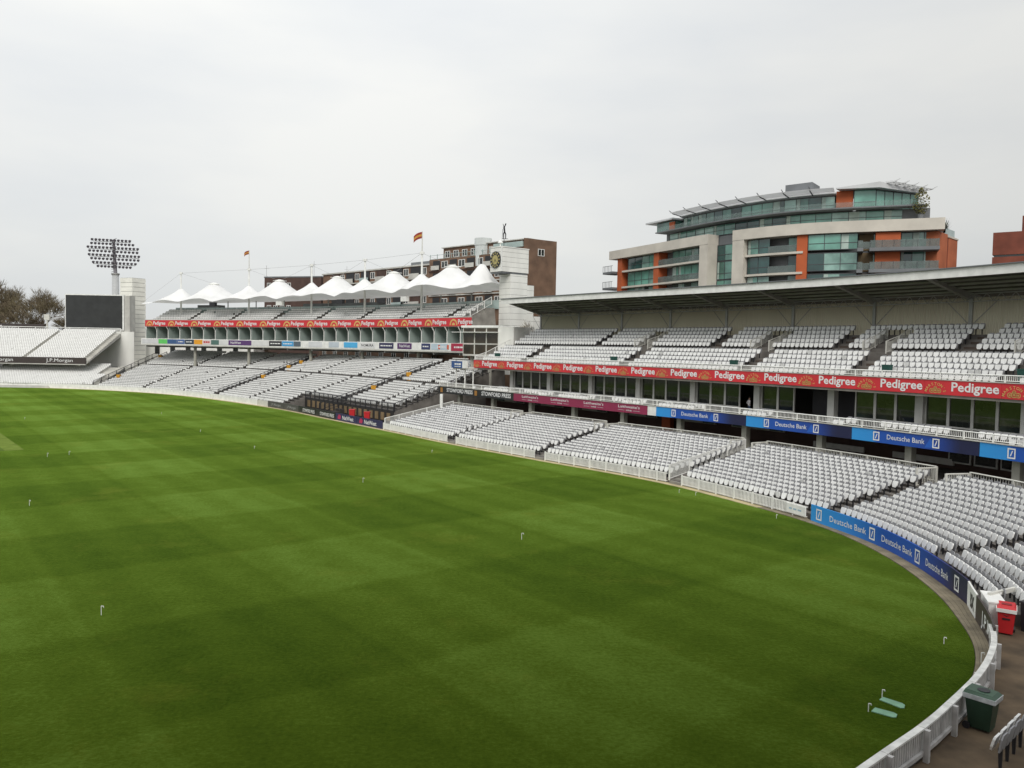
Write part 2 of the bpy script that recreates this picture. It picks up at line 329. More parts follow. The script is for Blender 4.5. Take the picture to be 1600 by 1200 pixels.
# concrete gutter round the field edge
KERB=mat('gutter_concrete',(.22,.185,.125),.9,.2,1.2,bump=.3,det=8); KERBY=mat('kerb_cream',(.50,.42,.24),.85,.12,1.)
g=MB(); g.sweep(B,[(-.02,-.05),(-.02,.03),(.62,.035),(.62,-.05)],40,206,2); struct(g.build('gutter_kerb',KERBY))
GP=[G.at(t) for t in np.arange(0,G.L,.15)]
def gutter(name,c0,c1,s0,s1,m,z):
    k=int((s1-s0)/.6); g=MB()
    for i in range(k+1):
        s_=s0+(s1-s0)*i/k; p=B.at(s_); w_=min(1.25,min(math.dist(p,q) for q in GP)-.02)
        for f in (c0,c1): g.v+=[B.W(s_,.02+w_*f,-.05),B.W(s_,.02+w_*f,z)]
    for i in range(k):
        q=4*i
        for a_,b_ in ((0,1),(1,3),(3,2)): g.f.append((q+a_,q+b_,q+4+b_,q+4+a_)); g.m.append(0)
    return struct(g.build(name,m))
for i in range(4): gutter('gutter_strip',i/4,i/4+.235,206,241,KERB,.03)
gutter('gutter_strip',0,1,241,B.L-3,mat('gutter_grey',(.13,.13,.125),.9,.18,1.2,bump=.3),.024)
# ================================================================ boundary boards, near fence
def attr_board(name,c,s0,s1,n0,n1,z0,z1,stops,parent,facets=()):
    # printed board whose ink runs through colour stops along its length
    me=bpy.data.meshes.new(name); b=MB(); k=max(8,int((s1-s0)/.4)); b.cbox(c,s0,s1,n0,n1,z0,z1,(s1-s0)/k)
    me.from_pydata(b.v,[],b.f); ca=me.color_attributes.new('ink','FLOAT_COLOR','POINT')
    for i in range(len(b.v)):
        t=(i//4)/k
        for (a,ca_),(d,cb) in zip(stops,stops[1:]):
            if a<=t<=d+1e-6:
                f=(t-a)/max(1e-6,d-a); ca.data[i].color=(*[p+(q-p)*f for p,q in zip(ca_,cb)],1)
    m=MATS.get('printed_ink')
    if not m:
        m=bpy.data.materials.new('printed_ink'); m.use_nodes=True; a=m.node_tree.nodes.new('ShaderNodeAttribute'); a.attribute_name='ink'
        p=m.node_tree.nodes['Principled BSDF']; p.inputs['Roughness'].default_value=.4; m.node_tree.links.new(a.outputs['Color'],p.inputs['Base Color']); MATS['printed_ink']=m
    me.materials.append(m); me.update(); return link(name,me,parent)
LB,MBL,DBL,NB=(.03,.30,.72),(.012,.085,.42),(.012,.04,.25),(.012,.014,.06)
PRINT=mat('print_white',(.78,.78,.78),.5,.03,2)
def db_logo(parent,c,s,n,z,h):
    b=MB(); frame2d(b,c,s,s+h*.8,z,z+h,h*.13,n); poly(b,c,[(h*.25,h*.24),(h*.36,h*.24),(h*.56,h*.76),(h*.45,h*.76)],s,n,z); b.build('logo',PRINT,parent)
def lettering(parent,c,t,s,n,z,h,width=None,bold=.012,m=None):
    b=MB(); wd=text(b,c,t,s,n,z,h,width,bold); b.build('lettering',m or PRINT,parent); return wd
def print_line(parent,c,s,n,z,h,width,m=None):   # a line of print too small to read in the photograph
    rnd=random.Random(int(s*97)); b=MB(); x=0.
    while x<width-.1:
        e=min(width,x+rnd.uniform(.25,.7)); poly(b,c,[(x,0),(e,0),(e,h),(x,h)],s,n,z); x=e+.12
    b.build('print_line',m or PRINT,parent)['kind']='stuff'
bd=thing('advertising_board','long curved blue boundary board with white square logos','sign',G.W(8,0),world=True)
E_=16.15
pn=attr_board('panel',G,.05,E_,0,.08,.03,1.02,[(0,LB),(.2,(.03,.24,.66)),(.42,MBL),(.62,(.014,.09,.44)),(.78,DBL),(.9,NB),(1,NB)],bd)
for s,wd in ((1.9,3.3),(6.7,3.2),(11.4,2.6)): lettering(bd,G,'Deutsche Bank',s,-.012,.36,.34,wd,.004)
for s in (.6,5.5,10.2,14.7): db_logo(bd,G,s,-.012,.2,.66)
def board(c,s0,s1,n,z0,z1,m,label,words=(),group=None,th=.07):
    o=thing('advertising_board',label,'sign',c.W((s0+s1)/2,n,z0),group=group,world=True)
    b=MB(); b.cbox(c,s0,s1,n,n+th,z0,z1,1.); b.build('panel',m,o)
    for t,s,z,h,wd,mm in words: lettering(o,c,t,s,n-.012,z,h,wd,.016,mm)
    return o
board(G,E_+.06,E_+2.0,0,.03,1.0,WHITE,'small white boundary board with three black letters',[('UBX',E_+.35,.22,.55,1.35,BLACK)])
board(G,E_+2.06,E_+6.0,0,.03,.98,BROWN,'dark brown boundary board with white letters on the near curve',[('J.P.M',E_+3.2,.25,.5,1.8,None)])
o=thing('equipment_box','white box standing behind the small white boundary board','box',G.W(E_+2.4,.5),G.yaw(E_+2.4)); b=MB(); b.box(-.75,.75,-.28,.28,0,1.02); b.build('body',WHITE,o); b=MB(); b.box(-.78,.78,-.31,.31,1.02,1.08); b.build('lid',WHITE,o)
# white picket fence on the pavilion side
fz=thing('picket_fence','low white picket fence curving along the near pavilion side','fence',G.W(30,0),world=True)
sF0,sF1=E_+5.2,G.L-2
def seg_beam(c,a,b,n0,n1,z0,z1,m,nm,par,ds=1.): q=MB(); q.cbox(c,a,b,n0,n1,z0,z1,ds); return q.build(nm,m,par)
s=sF0; i=0
OLDW=mat('weathered_white',(.50,.49,.48),.7,.16,2.5)
pm=MB().box(-.06,.06,-.065,.065,-.05,.82).mesh('post',OLDW)
while s<sF1:
    e=min(s+2.05,sF1)
    seg_beam(G,s+.01,e-.01,-.10,.08,.80,.85,mat('rail_weathered',(.66,.66,.63),.65,.14,3.),'top_rail',fz); seg_beam(G,s+.03,e-.03,.03,.10,.16,.26,OLDW,'bottom_rail',fz)
    q=MB(); x=s+.06
    while x<e-.1: q.cbox(G,x,x+.07,-.05,.02,.06,.79,1); x+=.125
    q.build('pickets',OLDW,fz)['kind']='stuff'
    link('post',pm,fz,G.W(s,.14),G.yaw(s)); s=e; i+=1
# white hooked rope pegs
PEGW=mat('peg_white',(.75,.75,.72),.5,.03,3)
def peg_mesh(h,r):
    b=MB(); b.tube((0,0,-.03),(0,0,h),r,k=5); b.tube((0,0,h),(h*.28,0,h),r,k=5); b.tube((h*.28,0,h),(h*.3,0,h*.82),r,k=5); return b.mesh('peg',PEGW)
PM=peg_mesh(.34,.013); PMS=peg_mesh(.34,.018); PMT=peg_mesh(.24,.014)
PEGS=[((-15.07,29.24),'on the open grass in the left foreground'),((-10.9,58.85),'on the grass left of the white lower tier'),((.67,42.17),'in the middle of the grass'),((-29.3,48.4),'at the left edge of the picture'),((-40,68.7),'left one of the pair beside the pale pitch strips'),((-38.9,70.1),'right one of the pair beside the pale pitch strips'),((-35.1,90),'on the far grass beyond the pitch strips'),((-24.7,76.7),'on the far grass before the dark boundary boards'),((15.48,27.92),'near the brown gutter below the red bin'),((11.19,23.37),'at the end of the upper mint green cover'),((10.36,22.42),'at the end of the lower mint green cover'),((-48.8,111.2),'farthest out towards the tented stand'),((-61.4,100.6),'far left beyond the pale pitch strips'),((12.15,57.08),'left of two below the sloping white rail'),((13.14,56.19),'right of two below the sloping white rail'),((-7.55,76.3),'close to the corner of the white lower tier'),((16.43,48.84),'by the left end of the long blue board')]
for (x,y),d in PEGS: tag(link('boundary_peg',PM if y<75 and x<10 else PMT,None,(x,y,0),random.uniform(-.5,.5)),'small white hooked peg '+d,'peg','rope pegs in the grass')
for i,s in enumerate((23.2,25.3,27.4,29.6,31.8)): tag(link('rope_hook',PMS,None,G.W(s,-.35,.02),G.yaw(s)+2.2),'thin white hook in the gutter %s along the near picket fence'%('nearest the green bin','second from the green bin','third from the green bin','fourth from the green bin','fifth from the green bin')[i],'peg','hooks along the picket fence')
MINT=mat('mint_cover',(.17,.33,.22),.7,.12,3)
for pts,lb in (([(11.03,23.2),(11.22,23.38),(11.6,22.98),(11.62,22.86),(11.5,22.66),(11.4,22.66)],'upper of the two mint green covers lying on the grass'),([(10.44,22.42),(10.66,22.66),(11.06,22.36),(11.1,22.24),(10.98,22.06),(10.88,22.06)],'lower of the two mint green covers lying on the grass')):
    cx=sum(p[0] for p in pts)/6; cy=sum(p[1] for p in pts)/6; b=MB(); k=6
    b.add([(x-cx,y-cy,.0) for x,y in pts]+[(x-cx,y-cy,.022) for x,y in pts],[tuple(range(6)),tuple(range(6,12))]+[(i,(i+1)%6,6+(i+1)%6,6+i) for i in range(6)])
    tag(link('ground_cover',b.mesh('ground_cover',MINT),None,(cx,cy,0)),lb,'cover','mint covers')
# ================================================================ bins
def wheelie(p,yaw,body,lidm,label,rim,hole=True,logo=False):
    o=thing('wheelie_bin',label,'bin',p,yaw); b=MB()
    b.hexa([(-.22,-.26,.06),(.22,-.26,.06),(.22,.26,.06),(-.22,.26,.06),(-.29,-.35,.95),(.29,-.35,.95),(.29,.36,.95),(-.29,.36,.95)]); b.build('body',body,o)
    b=MB(); b.hexa([(-.32,-.40,.86 if rim else .93),(.32,-.40,.86 if rim else .93),(.32,.40,.86 if rim else .93),(-.32,.40,.86 if rim else .93),(-.33,-.41,.99),(.33,-.41,.99),(.33,.41,.99),(-.33,.41,.99)]); b.build('rim',rim or body,o)
    b=MB(); b.hexa([(-.31,-.39,.992),(.31,-.39,.992),(.31,.40,.992),(-.31,.40,.992),(-.24,-.30,1.07),(.24,-.30,1.07),(.26,.36,1.09),(-.26,.36,1.09)]); l=b.build('lid',lidm,o)
    if hole: b=MB(); b.lathe((0,-.02),[(.14,1.06),(.16,1.095),(.12,1.10)],14); b.build('opening',DARK,l)
    else: b=MB(); b.box(-.16,.16,-.12,.1,1.07,1.095); b.build('opening',mat('bin_slot',(.2,.01,.012),.5,.05),l)
    if logo:
        b=MB(); b.add([(-.16,-.336,.78),(0,-.326,.70),(.16,-.336,.78),(0,-.33,.745)],[(0,1,3),(1,2,3)]); b.box(-.12,.12,-.335,-.31,.58,.64); b.build('printed_mark',DARK,o)
    for sx in (-.27,.27): b=MB(); b.tube((sx-.03,.3,.1),(sx+.03,.3,.1),.1,k=12); b.build('wheel',DARK,o)
    return o
BAG=mat('bin_bag',(.45,.47,.48),.35,.15,6,bump=.4)
wheelie((13.05,21.5,0),R(42),GREENP,mat('green_lid',(.035,.085,.05),.4,.1,2),'dark green wheelie bin with round hole behind the picket fence',BAG)
wheelie((18.42,29.15,0),R(-32),REDP,REDP,'red wheelie bin with white rim beside the boundary curve',WHITE,False,True)
o=thing('storage_bin','large black bin standing right of the red wheelie bin','bin',(20.0,29.35,0),R(28)); b=MB(); b.hexa([(-.7,-.45,0),(.7,-.45,0),(.7,.45,0),(-.7,.45,0),(-.75,-.5,1.0),(.75,-.5,1.0),(.75,.5,1.05),(-.75,.5,1.05)]); b.build('body',DARK,o); b=MB(); b.box(-.78,.78,-.53,.53,1.06,1.12); b.build('lid',DARK,o)
# ================================================================ balcony stand on the right (three levels)
TS=thing('grandstand','three-level stand on the right with red and blue fascias under a flat roof','grandstand',L.W(35,5),world=True)
DT=[(140,10.1),(148,10.1),(156,10.3),(164,10.4),(172,10.3),(180,10.),(188,9.4),(196,9.0),(203,9.3),(211,9.9),(218,10.8),(225,11.2),(245,11.2)]
def Dn(s):
    for (a,x),(b,y) in zip(DT,DT[1:]):
        if a<=s<=b: return x+(y-x)*(s-a)/(b-a)
    return 10.1
NR=13; LT0,LT1=151.6,228.2
def rown(i,s):
    f=1.15+.4*min(1,max(0,(s-206)/6)); return f+(Dn(s)-.6-f)*i/(NR-1)
def rowz(i): return .30+.145*i
GANG=[167.2,181.3,196.9,211.2,221.2]
# terrace steps (one cast slab per block)
def terrace(par,c,s0,s1,nfun,zfun,nrows,back,m,name='terrace',ds=2.):
    k=max(1,math.ceil((s1-s0)/ds)); vs=[];fs=[]; prof_n=2*nrows+2
    for a in range(k+1):
        s=s0+(s1-s0)*a/k; pr=[(nfun(0,s)-.45,-.05)]
        for i in range(nrows):
            n=nfun(i,s)-.45; pr+=[(n,zfun(i)),((nfun(i+1,s)-.45) if i<nrows-1 else back(s),zfun(i))]
        pr.append((back(s),-.05)); vs+=[c.W(s,*p) for p in pr]
    for a in range(k):
        for j in range(prof_n-1): q=a*prof_n+j; fs.append((q,q+1,q+1+prof_n,q+prof_n))
    fs+=[tuple(range(prof_n))[::-1],tuple(k*prof_n+j for j in range(prof_n))]
    b=MB(); b.add(vs,fs); return b.build(name,m,par)
ed=[LT0]+GANG+[LT1]
for a,b_ in zip(ed,ed[1:]): terrace(TS,B,a,b_,rown,rowz,NR,lambda s:Dn(s)+.3,CONCD)
# gangway stair flights between the blocks
for gs in GANG:
    f=MB()
    for i in range(NR-1):
        n0=rown(i,gs)-.45; f.cbox(B,gs-.55,gs+.55,n0-.28,n0+.0,rowz(i-1) if i else 0,rowz(i)-.07,2)
    f.build('stair_flight',CONC,TS)
lower=[]
SOF={}
for i in range(NR):
    ss=[]
    for q in row_spots(B,LT0+.5,LT1,0,rowz(i),GANG,.62,.5,lambda s,i=i:(ss.append(s),rown(i,s))[1]): lower.append((q,i))
    pos=[B.W(t,rown(i,t))[:2] for t in ss]
    for t,p in zip(ss,pos): SOF[(round(p[0],4),round(p[1],4))]=t
# rails behind the lower tier, with gates at each gangway
for a,b_ in zip(ed,ed[1:]):
    a2=a+(.9 if a!=LT0 else 0); b2=b_-.9
    railing(B,a2,b2,0,0,1.0,2.1,.13,TS,zf=lambda s:rowz(NR-1)+.02,nf=lambda s:Dn(s)+.18,names=('back_rail','rail_post','rail_balusters'))
for gs in GANG:
    for sd in (-.9,.9):
        l=Line(B.W(gs+sd,Dn(gs)-1.5)[:2],B.W(gs+sd,Dn(gs)+.12)[:2]); railing(l,0,l.L,0,rowz(NR-1)-.2,1.15,1.6,.13,TS,names=('gate_rail','rail_post','rail_balusters'))
# sloping white balustrades: left end of the tier and the third gangway
for gs,nm in ((LT0+.1,'end_balustrade'),(GANG[2]-.75,'stair_balustrade')):
    l=Line(B.W(gs,.6)[:2],B.W(gs,Dn(gs)+.1)[:2]); railing(l,0,l.L,0,0,1.15,1.9,.1,TS,m=WHITE,zf=lambda s:.25+.15*1.25*s,thick=.045,names=(nm,'rail_post','rail_balusters'))
    if nm=='stair_balustrade':
        b=MB(); n=0.
        random.seed(3)
        while n<l.L-.5:
            x0=l.W(n,-.03); z0=.3+.15*1.25*n+1.12; d=random.uniform(.15,.42); e=random.uniform(.25,.6); x1=l.W(n+e,-.03); z1=z0+.19*e
            b.add([(*x0[:2],z0),(*x1[:2],z1),(*x1[:2],z1-d*random.uniform(.5,1)),(*x0[:2],z0-d)],[(0,1,2,3)]); n+=e
        b.build('torn_banner',mat('banner_cloth',(.62,.62,.60),.8,.08,3),TS)
# tall white post at the left front
b=MB(); b.tube(B.W(LT0+.6,8.2,1.6),B.W(LT0+.6,8.2,4.2),.2,k=10); b.build('column',WHITE,TS)
# front picket fence of the tier (its own thing) with openings at the gangways
ff=thing('picket_fence','long white picket fence between the grass and the white lower tier','fence',B.W(180,.55),world=True)
for a,b_ in ((LT0,166.5),(168,180.6),(182,196.),(197.6,209.9)):
    s=a; PMf=MB().box(-.045,.045,-.045,.045,0,.86).mesh('post',WHITE)
    while s<b_-.3:
        e=min(s+1.85,b_); seg_beam(B,s,e,.52,.57,.72,.78,WHITE,'top_rail',ff,2); seg_beam(B,s,e,.52,.57,.14,.19,WHITE,'bottom_rail',ff,2)
        q=MB(); x=s+.08
        while x<e-.05: q.cbox(B,x,x+.055,.47,.515,.10,.80,1); x+=.135
        q.build('pickets',WHITE,ff)['kind']='stuff'; link('post',PMf,ff,B.W(s,.5),B.yaw(s)); s=e
o=board(B,208.2,209.9,.40,.16,.74,WHITE,'small pale notice board on the picket fence beside the blue board'); print_line(o,B,208.45,.388,.4,.1,1.1,mat('pale_blue_ink',(.35,.5,.62),.5,.02))
# gate rail at the right end of the tier
o=thing('timber_gate','cream timber rail on two posts at the right end of the lower tier','gate',(18.56,30.34,0),world=True); l=Line((18.5,30.3),(22.4,32.5))
for s in (0,2.05,4.1): b=MB(); b.tube(l.W(s,0,-.02),l.W(s,0,1.1),.08,k=4); b.build('post',RAILM,o)
b=MB(); b.cbox(l,-.1,4.3,-.06,.06,1.0,1.16); b.build('rail',RAILM,o)
# ---- ground concourse under the balcony
TL0,TL1=0.,82.
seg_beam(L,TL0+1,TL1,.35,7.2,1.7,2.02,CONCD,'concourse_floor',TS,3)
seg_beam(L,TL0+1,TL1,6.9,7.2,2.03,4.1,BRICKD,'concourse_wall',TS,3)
x=4.
while x<44:
    b=MB(); b.cbox(L,x,x+5.6,6.70,6.88,3.15,3.95); k=b.build('kiosk_sign',mat('kiosk_cream',(.42,.42,.34),.6,.08,1),TS)
    for d in (0.15,4.1): b=MB(); b.cbox(L,x+d,x+d+1.35,6.66,6.69,3.2,3.9); e=b.build('menu_panel',mat('menu_green',(.03,.07,.055),.5,.1,2),k); 
    x+=7.5
b=MB(); b.cbox(L,33.5,34.6,5.9,6.5,2.03,3.6); b.build('kiosk_door',ORANGE,TS)
for a in (50,57): b=MB(); b.cbox(L,a,a+4.6,6.70,6.86,2.3,2.75); b.build('counter',RAILM,TS)
for a in (61.2,63.0,64.8):
    b=MB(); b.cbox(L,a,a+1.6,6.74,6.86,2.5,3.7); p=b.build('window',RAILM,TS); b=MB(); b.cbox(L,a+.12,a+1.48,6.70,6.735,2.62,3.58); b.build('pane',GLASSD,p)
x=3.2
COLM=mat('pillar_cream',(.40,.39,.34),.7,.1,1)
while x<TL1:
    for n in (.9,): b=MB(); b.cbox(L,x,x+.5,n,n+.5,2.02,4.12); b.build('pillar',COLM,TS)
    x+=7.35
# ---- balcony: floor, blue/black/maroon fascia, rail, seats
seg_beam(L,TL0,TL1,.1,9,4.12,4.3,CONC,'balcony_floor',TS,3)
for i,(n0,z) in enumerate(((3.2,4.46),(4.2,4.47))): seg_beam(L,TL0+6,TL1,n0,n0+.99 if i==0 else n0+1.6,4.301,z,CONCD,'balcony_step',TS,3)
def stowford(s,par):
    b=MB(); poly(b,L,[(0,.12),(.55,.12),(.55,.72),(0,.72)],s,-.013,4.12); poly(b,L,circ(.2,10,cx=.28,cy=.5),s,-.016,4.12); b.build('emblem',mat('emblem_ochre',(.35,.16,.03),.5,.1,4),par)
def fascia(a,b_,m,nm='balcony_fascia'): return seg_beam(L,a,b_,0,.1,4.12,5.0,m,nm,TS,1.5)
f=fascia(TL0,16.2,BLACK)
for s in (.5,8.3): stowford(s,f); lettering(f,L,'STOWFORD PRESS',s+1.5,-.012,4.36,.46,5.9,.02)
f=fascia(16.22,37.1,MAROON)
for s in (17.8,22.9,28.2,33.2):
    lettering(f,L,"Laithwaite's",s,-.012,4.58,.26,2.9,.004); lettering(f,L,'WINE',s+1.05,-.012,4.29,.14,.8,.004)
    b=MB()
    for d in (0,2.05): poly(b,L,[(0,0),(.85,0),(.85,.02),(0,.02)],s+d,-.012,4.35)
    b.build('rule',PRINT,f)
fascia(37.12,38.2,WHITE)
x=38.22
for ln in (10.3,9.9,9.5,9.5,9.):
    f=attr_board('balcony_fascia',L,x,x+ln-.02,0,.1,4.12,5.,[(0,LB),(.19,(.03,.27,.68)),(.2,MBL),(.5,(.014,.075,.38)),(.72,(.014,.05,.28)),(.85,NB),(1,NB)],TS)
    lettering(f,L,'Deutsche Bank',x+.30*ln,-.012,4.42,.33,.30*ln,.004); db_logo(f,L,x+.185*ln,-.012,4.24,.62); db_logo(f,L,x+.66*ln,-.012,4.24,.62)
    b=MB()
    poly(b,L,[(0,0),(.4,.66),(.9,.1),(.2,0)],x+.60*ln,-.006,4.2); b.build('printed_facet',mat('facet_blue',(.018,.11,.5),.4,.05,1),f); x+=ln
seg_beam(L,TL0,TL1,-.06,.16,5.002,5.06,CONCL,'fascia_coping',TS,2)
railing(L,TL0+.1,TL1,.12,5.05,.48,1.9,.13,TS,m=WHITE,thick=.04,names=('balcony_rail','rail_post','rail_balusters'))
balc=[]
for i,(n,z) in enumerate(((2.7,4.3),(3.7,4.46))): balc+=[q for q in row_spots(L,TL0+3 if i==0 else TL0+8,72,n,z,(5.5,12.5,20,27.3,34.7,42,43,44,45,49.5,50.5,51.5,52.5,53.5,57,64.2,71),1.1) if (q[0]*1.7+q[1]*.6)%7.3>(.9 if i else 2.2)]
# ---- window wall of the restaurant level
WN=6.2; WZ0,WZ1=4.3,7.5
x=8.; bay=7.35; open_bays={}
PFR=mat('window_frame',(.52,.52,.49),.5,.08,1)
while x<TL1-4:
    b=MB(); b.cbox(L,x-.3,x+.3,WN-.35,WN+.2,WZ0,WZ1); b.build('pillar',PFR,TS)
    k=(bay-.6)/4
    for j in range(4):
        a=x+.3+k*j; e=a+k
        mid=(a+e)/2
        if 43.2<mid<45.2 or 49.2<mid<54.: continue   # doorway and open recess
        b=MB(); 
        for (p,q,z0,z1) in ((a,e,7.32,7.5),(a,e,5.05,5.17),(a,a+.1,5.17,7.32),(e-.1,e,5.17,7.32),(a,a+.1,WZ0,5.05),(e-.1,e,WZ0,5.05)): b.cbox(L,p,q,WN-.08,WN+.06,z0,z1)
        p=b.build('window',PFR,TS); b=MB(); b.cbox(L,a+.1,e-.1,WN-.01,WN+.01,5.17,7.32); b.build('pane',random.choice((GLASSD,GLASSD,GLASSD2,GLASSD2)),p)
        if random.random()<.22: b=MB(); b.cbox(L,a+.14,e-.14,WN+.03,WN+.05,7.32-random.uniform(.3,1.3),7.31); b.build('blind',mat('blind_cloth',(.35,.34,.30),.8,.08,1),p)
        b=MB(); b.cbox(L,a+.1,e-.1,WN-.03,WN+.03,WZ0,5.05); b.build('lower_panel',BLACK if j%2 else mat('panel_grey',(.09,.09,.095),.5,.1),p)
    x+=bay
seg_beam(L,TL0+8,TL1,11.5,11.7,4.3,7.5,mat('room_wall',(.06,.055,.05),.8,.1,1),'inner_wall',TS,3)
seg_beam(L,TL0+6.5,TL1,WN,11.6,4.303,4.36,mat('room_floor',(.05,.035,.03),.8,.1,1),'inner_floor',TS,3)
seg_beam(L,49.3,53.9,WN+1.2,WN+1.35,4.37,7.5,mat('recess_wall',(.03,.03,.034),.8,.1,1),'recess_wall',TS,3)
# ---- upper fascia and tier
UL0,UL1=2.2,82.
seg_beam(L,UL0,UL1,4.1,14.6,7.3,7.49,CONC,'soffit',TS,3)
seg_beam(L,UL0,UL1,4.03,4.1,7.52,8.48,REDP,'fascia_backing',TS,1.5)
x=UL0+.02
while x<UL1-4:
    f=seg_beam(L,x,x+5.335,3.99+random.uniform(-.004,.004),4.026,7.5,8.5,RED if random.random()<.6 else mat('fascia_red_faded',(.56,.04,.048),.5,.06,.6),'upper_fascia',TS,1.4)
    b=MB()
    for k,ch in enumerate("MARSTON'S"):   # little arch of letters over a mound of casks
        an=math.pi*(.93-.86*k/8); vs,fs,wd=text2d(ch,.01); kk=.27; ca,sa=math.cos(an-math.pi/2),math.sin(an-math.pi/2)
        b.add([L.W(x+.8+.60*math.cos(an)+((vx-wd/2)*ca-vy*sa)*kk,3.972,7.62+.56*math.sin(an)*.95+((vx-wd/2)*sa+vy*ca)*kk) for vx,vy in vs],fs)
    b.build('arched_lettering',GOLD,f)
    b=MB()
    for cx,cy,r in ((-.27,.14,.17),(.27,.14,.17),(0,.16,.2),(0,.34,.13)):
        ring=circ(r,12,cx=.8+cx,cy=.02+cy); inn=circ(r*.68,12,cx=.8+cx,cy=.02+cy)
        for p in range(12): poly(b,L,[ring[p],ring[p+1],inn[p+1],inn[p]],x,3.972,7.6)
        poly(b,L,circ(r*.4,8,cx=.8+cx,cy=.02+cy),x,3.972,7.6)
    b.build('emblem',mat('emblem_gold',(.52,.32,.10),.5,.1,4),f)
    lettering(f,L,'Pedigree',x+1.95,3.971,7.79,.60,3.25,.022); x+=5.35
seg_beam(L,UL0,UL1,3.94,4.18,8.502,8.56,CONCL,'fascia_coping',TS,2)
railing(L,UL0+.1,UL1,4.15,8.55,.45,2.2,.13,TS,m=WHITE,thick=.04,names=('tier_rail','rail_post','rail_balusters'))
NU=10
def un(i,s=0): return 5.0+.85*i+(.9 if i>=5 else 0)
def uz(i): return 8.05+.40*i+(.25 if i>=5 else 0)
terrace_u=MB()
k=34
pr=[(4.12,7.5)]
for i in range(NU):
    a=un(i)-.5; e=(un(i+1)-.5) if i<NU-1 else 14.5
    pr+=[(a,uz(i)),(e,uz(i))]
pr+=[(14.5,7.5)]
terrace_u.sweep(L,pr,UL0,UL1,2.); terrace_u.build('upper_terrace',CONCD,TS)
UG=[11.8,28.6,43.9,54.6,66.2]; UG2=[19.5,36.5,49.8,60.,71.]; VOM=[27.,42.3,53.4,64.8]
upper=[]
for i in range(NU):
    if i<5: gp=UG; gw=.75
    else: gp=UG2; gw=.7
    for q in row_spots(L,UL0+.8,72,un(i),uz(i),gp,gw):
        if i>=5:
            s_=[v for v in VOM]
            pl=[v for v in VOM if math.dist(L.W(v,un(i))[:2],q[:2])<1.15]
            if pl and i<9: continue
        upper.append(q)
for v in VOM:    # railed vomitory openings in the rear rows
    for sd in (-1.,1.):
        l=Line(L.W(v+sd,un(5)-.8)[:2],L.W(v+sd,un(8))[:2]); railing(l,0,l.L,0,0,1.0,1.7,.13,TS,zf=lambda s:uz(5)+.40*max(0,s-.6)*1.1,names=('stair_rail','rail_post','rail_balusters'),thick=.035)
    b=MB(); b.cbox(L,v-.95,v+.95,un(5)-.3,un(8),uz(5)+.01,uz(5)+.05); b.build('vomitory_floor',CONC,TS)
for g in UG:
    b=MB()
    for i in range(4): b.cbox(L,g-.7,g+.7,un(i)+.08,un(i)+.35,uz(i)-.1,uz(i)+.2)
    b.build('stair_flight',mat('stair_brown',(.10,.075,.06),.9,.15,1),TS)
for g in UG2:
    b=MB()
    for i in range(5,9): b.cbox(L,g-.65,g+.65,un(i)+.08,un(i)+.35,uz(i)-.1,uz(i)+.2)
    b.build('stair_flight',mat('stair_brown',(.10,.075,.06),.9,.15,1),TS)
# left end of the tier: stair rails, white side wall
l=Line(L.W(UL0,4.2)[:2],L.W(UL0,14.)[:2]); railing(l,0,l.L,0,0,1.05,1.6,.16,TS,m=WHITE,zf=lambda s:7.95+.44*max(0,s-.6),names=('end_rail','rail_post','rail_balusters'))
# corrugated back wall: sheet by sheet, with posts
CORR=translucent('translucent_sheet',(.50,.49,.40),(.62,.60,.46),.5)
x=UL0+1.2
while x<UL1-1:
    e=x+2.6; vs=[];fs=[]; k=26
    for i in range(k+1):
        s=x+(e-x)*i/k; n=14.42+(.05 if i%2 else -.05); vs+=[L.W(s,n,11.7),L.W(s,n,14.9)]
    fs=[(2*i,2*i+2,2*i+3,2*i+1) for i in range(k)]
    b=MB(); b.add(vs,fs); b.build('wall_sheet',CORR,TS); x=e-.02
x=UL0+1.2
while x<UL1:
    b=MB(); b.cbox(L,x-.13,x+.13,14.2,14.34,11.9,14.9); b.build('wall_post',STEEL,TS)
    b=MB()
    for d in (-1,1): b.tube(L.W(x,14.3,12.6),L.W(x+d*1.9,14.3,14.7),.035,k=4)
    b.build('wall_brace',STEEL,TS); x+=7.8
# ---- roof
RL0,RL1=3.1,84.
def rz(n): return 14.85+(15.95-14.85)*(14.6-n)/(14.6-7.7)
b=MB(); b.sweep(L,[(7.6,rz(7.7)-.02),(7.6,rz(7.7)+.62),(7.75,rz(7.7)+.62),(7.75,rz(7.7)-.02)],RL0,RL1,2.); b.build('roof_fascia',WHITE,TS)
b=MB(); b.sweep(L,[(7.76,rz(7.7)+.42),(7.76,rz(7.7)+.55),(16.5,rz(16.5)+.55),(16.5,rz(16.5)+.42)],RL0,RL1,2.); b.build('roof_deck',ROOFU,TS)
b=MB(); b.sweep(L,[(7.45,rz(7.7)+.625),(7.45,rz(7.7)+.70),(9,rz(7.7)+.70),(9,rz(7.7)+.625)],RL0-.3,RL1,2.); b.build('roof_edge',GREYM,TS)
x=RL0+.1; i=0
while x<RL1:
    b=MB(); 
    for (n0,n1) in ((7.78,11.),(11.,15.8)):
        h0=.06+.62*(n0-7.7)/8; h1=.06+.62*(n1-7.7)/8
        p=[L.W(x-.16,n0),L.W(x+.16,n0),L.W(x+.16,n1),L.W(x-.16,n1)]; zz=[(rz(n0)+.41-h0,rz(n0)+.41)]*2+[(rz(n1)+.41-h1,rz(n1)+.41)]*2
        b.hexa([(q[0],q[1],z[0]) for q,z in zip(p,zz)]+[(q[0],q[1],z[1]) for q,z in zip(p,zz)])
    b.build('roof_beam',mat('beam_grey',(.34,.33,.30),.7,.1,1),TS); x+=7.8
